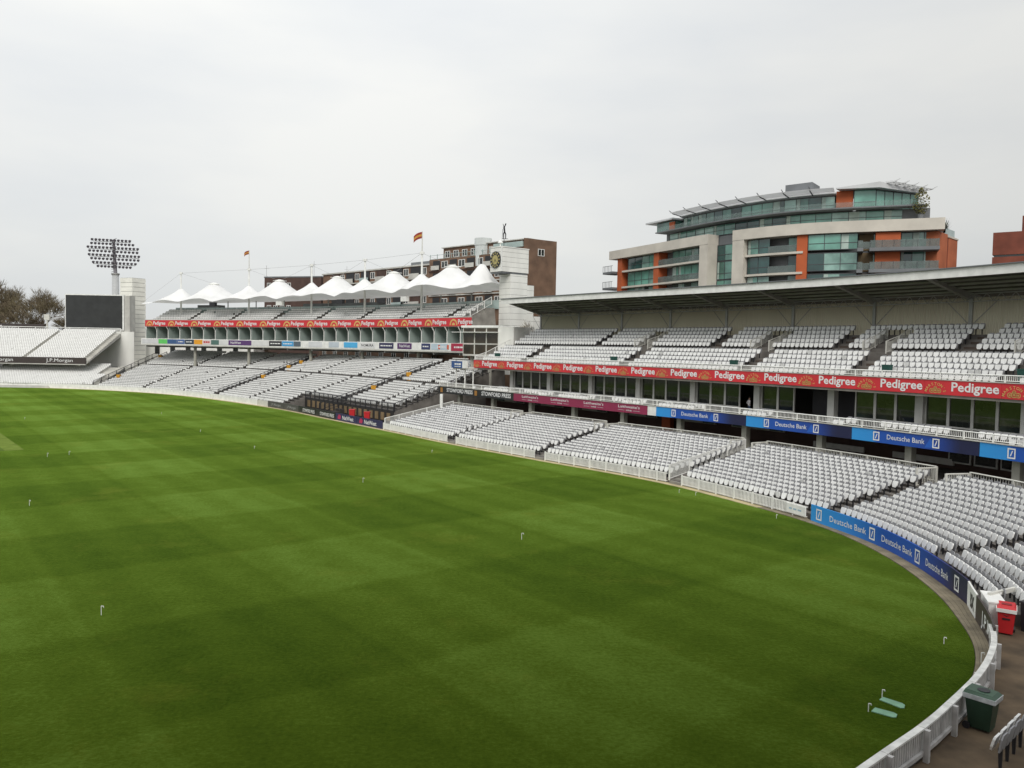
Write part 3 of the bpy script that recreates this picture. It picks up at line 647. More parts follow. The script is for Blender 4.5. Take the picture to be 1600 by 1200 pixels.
for n in (8.8,10.,11.2,12.4,13.6): b=MB(); b.sweep(L,[(n-.06,rz(n)+.26),(n+.06,rz(n)+.26),(n+.06,rz(n)+.41),(n-.06,rz(n)+.41)],RL0+.3,RL1,3.); b.build('purlin',mat('beam_grey',(.2,.19,.17)),TS)
x=RL0+.1
while x<RL1-8:     # lattice trusses over the back wall
    b=MB(); za,zb=14.55,15.15
    b.tube(L.W(x,13.9,za),L.W(x+7.8,13.9,za),.05,k=4); b.tube(L.W(x,13.9,zb),L.W(x+7.8,13.9,zb),.05,k=4)
    for j in range(8): b.tube(L.W(x+j*.97,13.9,za),L.W(x+j*.97+.49,13.9,zb),.03,k=4); b.tube(L.W(x+j*.97+.49,13.9,zb),L.W(x+j*.97+.97,13.9,za),.03,k=4)
    b.build('lattice_truss',STEEL,TS); x+=7.8
# litter bins at the foot of the upper stairs
for i,(s,d) in enumerate(((5.6,'leftmost'),(26.9,'second from the left'),(42.6,'third from the left'),(57.2,'fourth from the left'),(66.9,'rightmost'))):
    o=thing('litter_bin','small dark green bin on the upper tier, %s of five'%d,'bin',L.W(s,5.35,8.42),L.yaw(s),'green bins on the upper tier'); b=MB(); b.hexa([(-.24,-.2,0),(.24,-.2,0),(.24,.2,0),(-.24,.2,0),(-.3,-.25,.95),(.3,-.25,.95),(.3,.25,.95),(-.3,.25,.95)]); b.build('body',mat('teal_plastic',(.012,.075,.06),.5,.1,2),o); b=MB(); b.box(-.32,.32,-.27,.27,.95,1.02); b.build('lid',mat('teal_plastic',(.012,.075,.06)),o)
# viewing platform with a blue sign left of the red fascia
o=thing('viewing_platform','small white platform with a blue sign left of the red fascia','platform',L.W(1.,4.,4.3),world=True)
b=MB(); b.cbox(L,-1.6,3.,3.2,6.4,7.2,7.4); b.build('deck',CONCL,o)
b=MB(); b.cbox(L,-1.7,.9,3.05,3.15,7.35,8.25); k=b.build('sign',mat('sign_blue',(.03,.09,.27),.5,.08,2),o); print_line(k,L,-.9,3.035,7.75,.24,1.5); print_line(k,L,-.9,3.035,7.5,.1,1.5)
b=MB(); b.cbox(L,.92,2.1,3.05,3.15,7.35,8.3); b.build('side_panel',WHITE,o)
for s in (-1.3,.8,2.7): b=MB(); b.tube(L.W(s,3.6,4.3),L.W(s,3.6,7.2),.09,k=6); b.build('post',WHITE,o)
b=MB(); b.cbox(L,-1.7,2.1,3.2,3.25,8.55,8.65); b.build('rail',WHITE,o)
# ---- seats of this stand: the nearest one by one, the others as one mass each
nat=sorted(lower,key=lambda q:q[0][0]**2+q[0][1]**2)
def in_view(q):
    d=Vector((q[0],q[1],q[2]+.6-CAM_H)); zc=d.dot(fw)
    return abs(d.dot(rt)/zc)<.655 and abs(d.dot(up)/zc)<.49
ORD=['front','second','third','fourth','fifth','sixth','seventh','eighth','ninth','tenth','eleventh','twelfth','rear']
near=[];rest=[]
for q,i in nat: (near if len(near)<290 and in_view(q) else rest).append((q,i))
def blk(q): return SOF[(round(q[0],4),round(q[1],4))]
NTH=['first','second','third','fourth','fifth','sixth','seventh','eighth','ninth','tenth']+['%dth'%k if k not in(21,22,23,31,32,33,41,42,43) else '%d%s'%(k,('st','nd','rd')[k%10-1]) for k in range(11,80)]
rows={}
for q,i in near+rest:
    s=blk(q); k=0 if s>GANG[4] else (1 if s>GANG[3] else (2 if s>GANG[2] else 3)); rows.setdefault((k,i),[]).append((s,q))
isnear={q for q,i in near}
for (k,i),v in rows.items():
    v.sort(key=lambda t:t[1][0]*.4-t[1][1])
    for j,(s,q) in enumerate(v):
        if q not in isnear: continue
        pos='%s from its left end'%NTH[j] if k==0 else '%s from its right end'%NTH[len(v)-1-j]
        seat_thing(q[:3],q[3],'white tip-up seat, %s row of the %s lower-tier block, %s'%(ORD[i],('nearest','second nearest','third nearest','fourth nearest')[k],pos),'nearest seats of the white lower tier')
seat_mass('stadium_seats',[q for q,i in rest],'rows of white tip-up seats filling the far blocks of the right-hand lower tier')
seat_mass('balcony_seats',balc,'short rows of white seats behind the balcony rail above the blue fascia')
seat_mass('upper_tier_seats',upper,'rows of white seats on the roofed upper tier above the red fascia')
# pavilion seats in the corner
for i,(x,y) in enumerate(((12.25,19.45),(12.65,19.82),(13.05,20.19),(13.45,20.56),(11.05,18.05),(10.65,17.7),(12.9,18.9),(13.3,19.3))):
    p=thing('stadium_seat','white curved seat %s at the bottom right corner'%('first from the left in the upper row','second from the left in the upper row','third from the left in the upper row','fourth from the left in the upper row','in the lowest row, right one','in the lowest row, left one','in the second row, left one','in the second row, right one')[i],'seat',(x,y,-.35 if i in (4,5) else 0.),R(222),'pavilion seats')
    for n,me in SEAT_ME: link(n,me,p)
# ---- person in the open doorway
def person(p,yaw):
    J=dict(pel=(0,0,.95),sp=(0,0,1.15),ch=(0,.0,1.35),nk=(0,0,1.50),hd=(0,-.02,1.62),ht=(0,-.02,1.74),ls=(.18,0,1.43),le=(.34,.1,1.2),lw=(.2,-.02,1.02),rs=(-.18,0,1.43),re=(-.34,.1,1.2),rw=(-.2,-.02,1.02),lh=(.1,0,.9),lk=(.13,-.02,.5),la=(.14,.02,.09),lt=(.15,-.16,.04),rh=(-.1,0,.9),rk=(-.13,-.02,.5),ra=(-.14,.02,.09),rt=(-.15,-.16,.04))
    E=[('pel','sp'),('sp','ch'),('ch','nk'),('nk','hd'),('hd','ht'),('ch','ls'),('ls','le'),('le','lw'),('ch','rs'),('rs','re'),('re','rw'),('pel','lh'),('lh','lk'),('lk','la'),('la','lt'),('pel','rh'),('rh','rk'),('rk','ra'),('ra','rt')]
    Rd=dict(pel=.15,sp=.14,ch=.16,nk=.055,hd=.095,ht=.06,ls=.075,le=.05,lw=.036,rs=.075,re=.05,rw=.036,lh=.095,lk=.065,la=.045,lt=.04,rh=.095,rk=.065,ra=.045,rt=.04)
    nm=list(J); me=bpy.data.meshes.new('body'); me.from_pydata([J[k] for k in nm],[(nm.index(a),nm.index(b)) for a,b in E],[])
    tmp=bpy.data.objects.new('tmp',me); COL.objects.link(tmp); tmp.modifiers.new('s','SKIN'); tmp.modifiers.new('d','SUBSURF').levels=1
    for i,k in enumerate(nm): me.skin_vertices[0].data[i].radius=(Rd[k],Rd[k]*(.7 if k in('pel','sp','ch') else 1)); me.skin_vertices[0].data[i].use_root=(k=='pel')
    dg=bpy.context.evaluated_depsgraph_get(); m2=bpy.data.meshes.new_from_object(tmp.evaluated_get(dg)); bpy.data.objects.remove(tmp)
    m2.materials.clear()
    for mm in (mat('skin',(.45,.27,.19),.6,.05),mat('white_shirt',(.62,.60,.62),.8,.06,6),mat('blue_jeans',(.04,.06,.11),.85,.12,8)): m2.materials.append(mm)
    for f in m2.polygons:
        z=f.center.z; x=abs(f.center.x); f.material_index=0 if (z>1.49 or (x>.17 and z<1.1 and z>.97)) else (1 if z>.97 else 2); f.use_smooth=True
    o=thing('person','person in white shirt and jeans, hands on hips, in the dark doorway','person',p,yaw); link('body',m2,o)
    b=MB(); b.lathe((0,-.01),[(.095,1.64),(.105,1.68),(.09,1.75),(.04,1.79)],10); b.build('hair',mat('dark_hair',(.03,.02,.015),.7,.1,9),o,True)
person(L.W(43.9,6.0,4.36),L.yaw(43.9)+2.6)
b=MB(); k=thing('chair','brown chair beside the person in the dark doorway','chair',L.W(45.1,6.5,4.36),L.yaw(45.1)); b.box(-.24,.24,-.24,.24,.4,.48); b.build('seat',mat('chair_brown',(.12,.06,.045),.7,.1,3),k); b=MB(); b.box(-.24,.24,.2,.26,.48,1.0); b.build('backrest',mat('chair_brown',(.12,.06,.045)),k)
for sx in (-.2,.2):
    for sy in (-.2,.2): b=MB(); b.box(sx-.02,sx+.02,sy-.02,sy+.02,0,.4); b.build('leg',DARK,k)
# ================================================================ tented stand across the field
MS=thing('grandstand','far curved stand with white tented roof and red fascia','grandstand',M.W(70,0,0),world=True)
ML0,ML1=22.8,115.
KM=.33
def mz(n): return .4+KM*max(0,n-1)
NM=27; VM=[53.6,92.5,130.5]; MG=[67.3,80.,105.,118.,141.]
def frontn(s): return 5.2 if 117<s<146 else 1.2
edm=[47.5,54.3,92.0,129.8,146.3]
# raked terrace in sections
for a,b_ in ((54.6,91.6),(93.2,117.),(117.,129.6),(131.4,146.2)):
    i0=5 if a>=117 else 0
    b=MB(); pr=[(frontn(a+.5)-.4,-.05)]
    for i in range(i0,NM): n=1.2+.8*i; pr+=[(n-.4,mz(n)),(n+.4,mz(n))]
    pr+=[(1.2+.8*NM,-.05)]; b.sweep(B,pr,a,b_,3.); b.build('terrace',CONCD,MS)
ms=[]
for i in range(NM):
    n=1.2+.8*i
    for s0,s1 in ((54.6,91.6),(93.2,129.6),(131.4,145.8)):
        for q in row_spots(B,s0,s1,n,mz(n),MG,.45):
            if n<4.9 and q[0]>B.W(117,n)[0]: continue
            if 15==i: continue
            ms.append(q)
MSW=mat('seat_offwhite',(.74,.74,.72),.5,.05,.7); MSG=mat('seat_dark_grey',(.2,.2,.2),.6,.1,1)  # off-white pans, dark grey backrests
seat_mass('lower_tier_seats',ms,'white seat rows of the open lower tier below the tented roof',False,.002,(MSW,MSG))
# sunken stairways with black rails
for v,w_ in zip(VM,(.9,.8,.9)):
    b=MB(); b.cbox(B,v-w_,v+w_,1.,22.4,-.02,.05); b.build('stairway_floor',CONCD,MS)
    b=MB()
    for i in range(20): n=2+i*1.; b.cbox(B,v-w_+.02,v+w_-.02,n,n+1.,.05,max(.1,mz(n)-.5))
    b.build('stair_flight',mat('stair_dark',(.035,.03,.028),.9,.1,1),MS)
    for sd in (-w_,w_):
        l=Line(B.W(v+sd,1.6)[:2],B.W(v+sd,20)[:2]); railing(l,0,l.L,0,0,1.1,2.,.22,MS,m=DARK,zf=lambda s:mz(1.6+s),names=('stair_rail','rail_post','rail_balusters'))
# front walkway with black fence, tan panels, right flank rail
railing(B,117.2,146.2,4.75,1.6,1.05,1.6,.2,MS,m=DARK,names=('front_rail','rail_post','rail_balusters'))
for i in range(17): b=MB(); s=118+1.65*i; b.cbox(B,s,s+.9,4.68,4.74,.35,1.35); b.build('front_panel',mat('tan_panel',(.20,.14,.07),.7,.15,1),MS)
b=MB(); b.cbox(B,117.,146.2,4.76,4.84,-.02,1.75); b.build('front_wall',mat('wall_black',(.02,.018,.016),.8,.1),MS)
l=Line(B.W(146.3,4.8)[:2],B.W(146.3,22)[:2]); railing(l,0,l.L,0,0,1.05,1.7,.2,MS,m=DARK,zf=lambda s:mz(4.8+s),names=('flank_rail','rail_post','rail_balusters'))
for i in range(9):
    s=.6+1.55*i; A=l.W(s,.04); D=l.W(s+.75,.04); z=mz(4.8+s)+.95; b=MB(); b.add([(A[0],A[1],z),(D[0],D[1],z+.25),((A[0]+D[0])/2,(A[1]+D[1])/2,z-.5)],[(0,1,2)]); b.build('pennant',mat('pennant_grey',(.42,.42,.42),.8,.1),MS)
b=MB(); b.cbox(B,117.,146.2,.7,4.7,-.05,.012); struct(b.build('walkway',CONCD))
# white boundary wall and printed boards
wl=thing('boundary_wall','low white boundary wall before the far stands','wall',B.W(70,.6),world=True)
x=20.
while x<108: seg_beam(B,x,x+5.2,.55,.7,-.03,.95,WHITE,'wall_panel',wl,2.6); x+=5.22
while x<112.6: seg_beam(B,x,min(x+2.2,112.6),.55,.62,0,.95,RAILM,'wall_panel',wl,2); x+=2.22
board(B,112.8,118.6,.5,.05,1.0,mat('board_grey',(.07,.066,.064),.5,.08),'grey boundary board at the left end of the dark row',[('J.P.Morgan',113.9,.38,.34,3.6,mat('print_grey',(.3,.3,.3),.5,.03))])
board(B,118.7,124.3,.5,.05,1.0,mat('board_grey',(.07,.066,.064)),'second grey boundary board from the left in the dark row',[('J.P.Morgan',119.8,.38,.34,3.5,mat('print_grey',(.3,.3,.3)))])
board(B,124.4,130.9,.5,.05,1.0,BLACK,'left of two black boundary boards with white capitals',[('STOWFORD PRESS',126,.3,.45,4.6,None)])
board(B,131.,137.8,.5,.05,1.0,BLACK,'right of two black boundary boards with white capitals',[('STOWFORD PRESS',132.6,.3,.45,4.8,None)])
for a,e,d in ((137.9,144.2,'left'),(144.3,151.2,'right')):
    o=board(B,a,e,.5,.05,1.0,NAVY,'%s navy boundary board with pink mark beside the white tier'%d,[('NatWest',a+2.1,.28,.5,3.3,None)])
    b=MB(); poly(b,B,[(0,0),(.75,0),(1.0,.3),(.75,.6),(.25,.6),(0,.3)],a+.7,.487,.25); b.build('logo',mat('natwest_pink',(.45,.02,.10),.5,.05),o)
for i,(s,n,col,d) in enumerate(((138.6,2.6,REDP,'left'),(143.,2.6,REDP,'right'))):
    o=thing('litter_bin','red bin behind the dark boundary boards, %s of two'%d,'bin',B.W(s,n,.01),0,'red bins'); b=MB(); b.hexa([(-.3,-.3,0),(.3,-.3,0),(.3,.3,0),(-.3,.3,0),(-.36,-.36,1.3),(.36,-.36,1.3),(.36,.36,1.3),(-.36,.36,1.3)]); b.build('body',col,o); b=MB(); b.box(-.38,.38,-.38,.38,1.3,1.45); b.build('lid',col,o)
for s,n,d in ((55.6,5.2,'by the left dark stairway'),(54.9,17.5,'under the left end of the tented stand'),(93.9,9.2,'lowest by the middle dark stairway'),(93.7,14.5,'middle one by the middle dark stairway'),(93.6,17.2,'topmost by the middle dark stairway'),(131.9,9.,'lower one by the right dark stairway'),(131.8,14.8,'upper one by the right dark stairway')):
    o=thing('litter_bin','small yellow bin '+d,'bin',B.W(s,n,mz(n)),0,'yellow bins'); b=MB(); b.hexa([(-.28,-.28,0),(.28,-.28,0),(.28,.28,0),(-.28,.28,0),(-.34,-.34,1.1),(.34,-.34,1.1),(.34,.34,1.1),(-.34,.34,1.1)]); b.build('body',YELLOW,o); b=MB(); b.box(-.36,.36,-.36,.36,1.1,1.22); b.build('lid',YELLOW,o)
# ---- deck: columns, soffit, ad strip, boxes
for s in (35.9,51.4,68.7,83.,98.6,111.):
    b=MB(); b.tube(M.W(s,1.6,2.),M.W(s,1.6,9.4),.32,k=10); b.build('column',COLM,MS)
seg_beam(M,ML0-1.5,ML1+.5,-.1,9.5,9.22,9.40,CONCL,'deck_slab',MS,3)
x=ML0
while x<ML1-2: b=MB(); b.cbox(M,x,x+.25,.2,9.3,8.85,9.21); b.build('deck_beam',STEEL,MS); x+=6.8
seg_beam(M,ML0-1.2,ML1,-.12,.0,9.41,10.7,WHITE,'box_parapet',MS,2.)
ADS=[(-.9,4.4,(.62,.62,.63)),(4.5,7.2,(.12,.55,.12)),(7.3,10.2,(.04,.10,.24)),(10.3,12.6,(.06,.12,.30)),(12.7,15.4,(.03,.05,.08)),(15.5,18.,(.75,.33,.02)),(18.1,20.6,(.72,.62,.62)),(20.7,23.1,(.08,.16,.14)),(23.2,26.,(.68,.68,.68)),(26.1,33.,(.10,.04,.16)),(33.1,38.2,(.68,.68,.68)),(38.3,42.,(.02,.02,.025)),(42.1,45.5,(.06,.32,.62)),(45.6,47.6,(.10,.13,.16)),(50.,54.,(.66,.67,.69)),(56,59,(.5,.56,.62)),(60.5,64.5,(.08,.42,.75)),(65.3,69.8,(.70,.70,.70)),(71.,75.2,(.03,.03,.09)),(76.4,80.6,(.09,.03,.13)),(83.5,86,(.03,.04,.13)),(86.3,91.,(.5,.6,.68))]
for i,(a,e,c) in enumerate(ADS):
    m_=mat('ad_ink_%d'%i,c,.5,.04,1)
    k=ML0+(a*.945 if a>0 else a); k2=ML0+e*.945
    b=MB(); b.cbox(M,k,min(k2,ML1-.1),-.17,-.121,9.62,10.58); p=b.build('ad_panel',m_,MS)
    if i==6: print_line(p,M,k+.3,-.185,9.95,.35,k2-k-.6,REDP)
    if i==17: lettering(p,M,'NOMURA',k+.4,-.185,9.9,.42,k2-k-.8,.01,BLACK)
    if i in (9,19): lettering(p,M,'NatWest',k+.6,-.185,9.9,.45,min(3.,k2-k-1),.01)
    if i in (3,4,11,12,18,20): print_line(p,M,k+.4,-.185,10.0,.2,k2-k-.8)
for a,e,c in ((105.2,109.,(.62,.12,.06)),(109.6,114.6,(.40,.02,.06))): b=MB(); b.cbox(M,a,e,-.17,-.121,9.7 if a<109 else 9.5,10.4 if a<109 else 10.65); p=b.build('ad_panel',mat('ad_red_%d'%int(a),c,.5,.04),MS); print_line(p,M,a+.8,-.185,9.95,.25,e-a-1.6)
nb=27; bw=(ML1-ML0)/nb
DIV=mat('divider_white',(.60,.62,.60),.5,.05)
ms2=[]
for i in range(nb+1):
    s=ML0+i*bw
    b=MB(); p=[M.W(s-.05,.3),M.W(s+.05,.3),M.W(s+.05,3.4),M.W(s-.05,3.4)]; b.hexa([(q[0],q[1],9.41) for q in p]+[(q[0],q[1],13.2) for q in p]); b.build('box_divider',mat('divider_green',(.36,.43,.40),.4,.08,.5),MS)
    b=MB(); b.tube(M.W(s,.12,9.41),M.W(s,.12,12.5),.08,k=6); b.tube(M.W(s,.12,12.5),M.W(s-.02,-.35,13.2),.08,k=6); b.build('box_post',WHITE,MS)
    if i<nb:
        b=MB(); b.cbox(M,s+.1,s+bw-.1,3.3,3.4,9.41,13.2); w_=b.build('box_window',GLASSD if i%2 else GLASSP,MS)
        b=MB(); b.cbox(M,s+.1,s+bw-.1,3.2,3.29,12.5,12.65); b.cbox(M,s+bw/2-.05,s+bw/2+.05,3.2,3.29,9.41,12.5); b.build('window_frame',DIV,w_)
        for n,z in ((.9,9.75),(1.9,9.95)): ms2+=row_spots(M,s+.35,s+bw-.3,n,z,(),.1,.55)
f=seg_beam(M,ML0,ML1-.6,-.08,.02,13.3,14.62,RED,'upper_fascia',MS,2.)
seg_beam(M,ML0,ML1,.03,3.5,13.21,13.4,CONCL,'soffit',MS,3)
x=ML0+.4
while x<ML1-5:
    lettering(f,M,'Pedigree',x+2.2,-.1,13.66,.7,3.6,.02)
    b=MB(); ar=circ(1.,8,0,math.pi,1.05,0); ai=circ(.72,8,0,math.pi,1.05,0)
    for p in range(8): poly(b,M,[ar[p],ar[p+1],ai[p+1],ai[p]],x,-.1,13.45)
    poly(b,M,circ(.42,10,0,math.pi,1.05,0),x,-.1,13.45); b.build('emblem',GOLD,f); x+=6.6
seg_beam(M,ML0,ML1-.6,-.1,.1,14.622,14.75,CONCL,'fascia_coping',MS,2)
pr=[(.1,13.42)]; ups=[]
for i in range(6):
    n=1.+.85*i; z=14.1+.44*i; pr+=[(n-.45,z),(n+.4,z)]; ups+=row_spots(M,ML0+1,ML1-4,n,z,[ML0+12*k for k in range(1,8)],.6)
pr+=[(6.,13.42)]; b=MB(); b.sweep(M,pr,ML0+.2,ML1-2,3.); b.build('upper_terrace',CONC,MS)
seat_mass('upper_tier_seats',ups,'rows of white seats just under the tented roof above the red fascia',False,.002,(MSW,MSG))
seat_mass('box_seats',ms2,'white chairs in the private boxes above the coloured advertising strip',False,.0,(MSW,MSG))
l=Line(M.W(ML1-3.2,.4)[:2],M.W(ML1-3.2,6.)[:2]); railing(l,0,l.L,0,0,1.2,1.5,.25,MS,m=WHITE,zf=lambda s:14.1+.5*s,names=('stair_rail','rail_post','rail_balusters'))
x=ML0+2
while x<ML1-2:   # glass windbreak behind the rows, panel by panel
    b=MB(); b.cbox(M,x,x+2.9,6.3,6.34,16.2,17.6); b.build('glass_screen',GLASSP,MS); x+=3.
for a,e in ((8,14),(38,58)): b=MB(); b.cbox(M,ML0+a,ML0+e,7.,9.,14.,18.2); b.build('bar_block',GREYM,MS)
for s in (40,48.,56.,68.,78.,88.,98.,106.): b=MB(); b.tube(M.W(s,6.6,14.),M.W(s,6.6,18.9),.12,k=6); b.build('canopy_post',STEEL,MS)
for i,s in enumerate((43.,62.,79.,97.)): b=MB(); b.obox(M.W(s,-.2),M.yaw(s),1.6,.6,17.5,18.3); b.build('loudspeaker',WHITE if i%2 else DARK,MS)
# ---- tensile canopy: mast cones and ringed cones
MASTS=[29.55,49.14,66.56,81.12,96.53]; CONES=[37.55,56.12,71.9,87.2,102.8,110.2]
def cz(s,n):
    z0=18.7+.8*(s-30)/70; z=z0+.05+.02*(n-4)
    for c in MASTS:
        r=math.hypot(s-c,(n-3.6)*.85); 
        if r<6.2: z=max(z,z0+2.9*(1-r/6.2)**2.5+.35*(1-r/6.2))
    for c in CONES:
        r=math.hypot(s-c,(n-5.2)*.85)*(2. if c>108 else 1.)
        if r<9: z=max(z,z0-.15+(3.8+.07*math.cos(10*math.atan2(n-5.2,s-c)))*(1-max(0,r-.9)/8.1)**2.05)
    e=max(0,1.2-(n+.2))/1.2; z-=.35*e
    return z
b=MB(); S=np.arange(ML0-1.8,113.2,.55); NN=np.arange(-.4,13.,.6)
for si,s in enumerate(S):
    for n in NN:
        sc_=.9*math.cos((s-CONES[0])*2*math.pi/18.)*max(0,(2.5-n)/3); b.v.append(M.W(s,n+sc_,cz(s,n)))
nn=len(NN)
for i in range(len(S)-1):
    for j in range(nn-1): q=i*nn+j; b.f.append((q,q+nn,q+nn+1,q+1)); b.m.append(0)
cn=b.build('canopy',MEMB,MS,True)
for c in CONES[:-1]: b=MB(); x,y,_=M.W(c,5.2); zt=18.45+.8*(c-30)/70+3.9; b.lathe((x,y),[(.95,zt-.1),(1.05,zt+.1),(.9,zt+.2),(.3,zt+.4)],12); b.tube((x-1.4,y,zt+.15),(x+1.4,y,zt+.15),.05,k=4); b.build('cone_ring',WHITE,MS)
for i,c in enumerate(MASTS):
    x,y,_=M.W(c,3.6); b=MB(); zm=25+.25*i; b.tube((x,y,14.),(x,y,zm),.2,.16,k=8); b.tube((x,y,zm-.3),(x,y,zm+.1),.4,.4,k=8); b.build('mast',WHITE,MS)
    b=MB()
    for c2 in CONES:
        if abs(c2-c)<11: b.tube((x,y,zm-.1),M.W(c2,5.2,22.5+.8*(c2-30)/70),.022,k=3)
    if i+1<len(MASTS): b.tube((x,y,zm-.1),M.W(MASTS[i+1],3.6,zm+.15),.022,k=3)
    if i==0: b.tube((x,y,zm-.1),M.W(ML0-2,1.,18.6),.025,k=3)
    b.build('stay_cable',STEEL,MS)
def flag(i,c,h,sz,lb,zb):
    x,y,_=M.W(c,3.6); o=thing('flag',lb,'flag',(x,y,zb)); b=MB(); b.tube((0,0,0),(0,0,h),.1,.07,k=6); b.build('pole',RAILM,o)
    for k,(z0,z1,m_) in enumerate(((0,.33,mat('flag_red',(.26,.035,.03),.8,.05)),(.33,.66,mat('flag_gold',(.55,.29,.05),.8,.05)),(.66,1,mat('flag_dark',(.30,.04,.03),.8,.05)))):
        b=MB(); vs=[]
        for j in range(7): t=j/6; vs+=[(-sz*t,.18*math.sin(t*6),h-.05-sz*.75*(1-z0)-.62*t*t*sz*.9),(-sz*t,.18*math.sin(t*6),h-.05-sz*.75*(1-z1)-.62*t*t*sz*.9)]
        b.add(vs,[(2*j,2*j+2,2*j+3,2*j+1) for j in range(6)]); b.build('stripe',m_,o)
flag(1,MASTS[1],3.8,1.0,'small red flag on the second mast of the tented roof',25.3); flag(4,MASTS[4],3.4,1.45,'red and gold flag on the tallest mast of the tented roof',26.1)
# ================================================================ clock tower
TX=Vector((.78,.626)); TY=Vector((-.626,.78))
def tp(a,b_,z,o=(-1.9,122.)): return (o[0]+TX.x*a+TY.x*b_,o[1]+TX.y*a+TY.y*b_,z)
def tbox(b,a0,a1,b0,b1,z0,z1): return b.hexa([tp(a0,b0,z0),tp(a1,b0,z0),tp(a1,b1,z0),tp(a0,b1,z0),tp(a0,b0,z1),tp(a1,b0,z1),tp(a1,b1,z1),tp(a0,b1,z1)])
CT=thing('clock_tower','white clad clock tower between the two stands','tower',tp(2,1.4,0),world=True)
SEAM=mat('cladding_seam',(.38,.38,.36),.7,.05)
def clad(a0,a1,b0,b1,z0,z1,step):
    z=z0
    while z<z1-.05:
        e=min(z+step,z1); b=MB(); tbox(b,a0,a1,b0,b1,z,e-.05); b.build('cladding_board',CLAD,CT); b=MB(); tbox(b,a0+.03,a1-.03,b0+.03,b1-.03,e-.05,e); b.build('board_joint',SEAM,CT); z=e
clad(1.85,5.2,.1,2.9,6.,21.5,.95); clad(0,5.3,0,2.9,21.75,25.4,.75); clad(5.25,6.9,.5,2.7,6.,20.,1.2); clad(6.95,9.2,.9,3.2,6.,15.2,1.2)
b=MB(); tbox(b,.1,5.2,.1,2.8,21.5,21.74); b.build('soffit',GREYM,CT)
b=MB(); tbox(b,-.06,5.36,-.06,2.96,25.4,25.55); b.build('coping',CLAD,CT)
b=MB(); tbox(b,-.1,0.02,-.12,.12,21.75,25.4); b.build('corner_trim',WHITE,CT)
# clock on the left face
def cp(x,z,d): return tp(-d,1.45-x,23.55+z)
def disc(r,d,k=28): return [cp(r*math.cos(2*math.pi*i/k),r*math.sin(2*math.pi*i/k),d) for i in range(k)]
ck=thing('clock','round black clock with gold dial on the white tower','clock',tp(-.05,1.45,23.55),world=True)
b=MB(); d0=disc(1.28,.06);d1=disc(1.28,.16); b.add(d0+d1,[tuple(range(28,56))]+[(i,(i+1)%28,28+(i+1)%28,28+i) for i in range(28)]); b.build('face',BLACK,ck)
GD=mat('dial_gold',(.42,.36,.14),.5,.06,3)
b=MB(); b.add(disc(.72,.175),[tuple(range(28))]); b.build('dial',GD,ck)
for h in range(12):
    a=math.pi/2-h*math.pi/6; u_=(math.cos(a),math.sin(a)); v_=(-u_[1],u_[0]); b=MB(); b.add([cp(u_[0]*r+v_[0]*t,u_[1]*r+v_[1]*t,.18) for r,t in ((.84,-.09),(1.16,-.11),(1.16,.11),(.84,.09))],[(0,1,2,3)]); b.build('numeral',GD,ck)
for a,ln,wd in ((-2.2,.6,.06),(-.9,.42,.07)): u_=(math.cos(a),math.sin(a)); v_=(-u_[1],u_[0]); b=MB(); b.add([cp(u_[0]*r+v_[0]*t,u_[1]*r+v_[1]*t,.19) for r,t in ((-.1,-wd),(ln,-wd*.5),(ln,wd*.5),(-.1,wd))],[(0,1,2,3)]); b.build('hand',BLACK,ck)
# figure vane on the tower
vn=thing('weather_vane','dark figure weather vane standing above the clock tower','weather vane',tp(.9,1.6,25.5),world=True)
c=tp(.9,1.6,0)
b=MB(); b.tube((c[0],c[1],25.5),(c[0],c[1],26.3),.09,k=6); b.build('pole',WHITE,vn)
b=MB(); b.lathe((c[0],c[1]),[(.12,26.2),(.45,26.25),(.15,26.6),(.04,26.9)],8); b.build('finial',WHITE,vn)
b=MB(); x,y=c[0]+.55,c[1]+.5; fz_=lambda p:(x+(p[0]-x)*.58,y,26.9+(p[2]-29.2)*.58)
for p,q,r,r2 in (((x-.12,y,29.3),(x-.15,y,30.6),.12,.16),((x+.4,y,29.3),(x+.42,y,30.5),.12,.15),((x-.15,y,30.6),(x+.1,y,31.1),.2,.2),((x+.42,y,30.5),(x+.1,y,31.1),.16,.2),((x+.1,y,31.1),(x-.05,y,32.3),.22,.26),((x-.05,y,32.3),(x+.3,y,32.9),.2,.14),((x+.3,y,32.9),(x+.4,y,33.3),.17,.17),((x-.05,y,32.2),(x-.35,y,33.2),.09,.07),((x-.5,y,29.2),(x-.42,y,31.8),.06,.05),((x-.5,y,29.25),(x+1.,y,29.25),.08,.08)): b.tube(fz_(p),fz_(q),r*.58,r2*.58,k=6)
b.tube((x,y,25.5),(x,y,26.95),.05,k=5)
b.build('figure',DARK,vn)
# control room with big panes beside the tower
CR=thing('control_room','glazed room with big panes below the clock tower','room',(-4,112,0),world=True)
l=Line((-7.1,114.),(-2.0,110.2))
b=MB(); b.cbox(l,0,l.L,0,4,8.9,9.1); b.build('floor',CONCL,CR); b=MB(); b.cbox(l,-.2,l.L+.2,-.2,4,12.9,13.2); b.build('roof',WHITE,CR)
for i in range(3):
    for z0,z1 in ((9.1,10.6),(10.65,12.2),(12.25,12.9)):
        a=l.L*i/3; e=l.L*(i+1)/3; b=MB(); frame_w=.09
        for p,q,r,s_ in ((a,e,z1-.08,z1),(a,e,z0,z0+.06),(a,a+frame_w,z0+.06,z1-.08),(e-frame_w,e,z0+.06,z1-.08)): b.cbox(l,p,q,0,.1,r,s_)
        w_=b.build('window',RAILM,CR); b=MB(); b.cbox(l,a+frame_w,e-frame_w,.04,.06,z0+.06,z1-.08); b.build('pane',mat('brown_glass',(.06,.048,.03),.08,.3,.7),w_)
b=MB(); b.cbox(l,l.L+.05,l.L+2.7,-.1,4,9.,13.); b.build('side_wall',CLAD,CR)
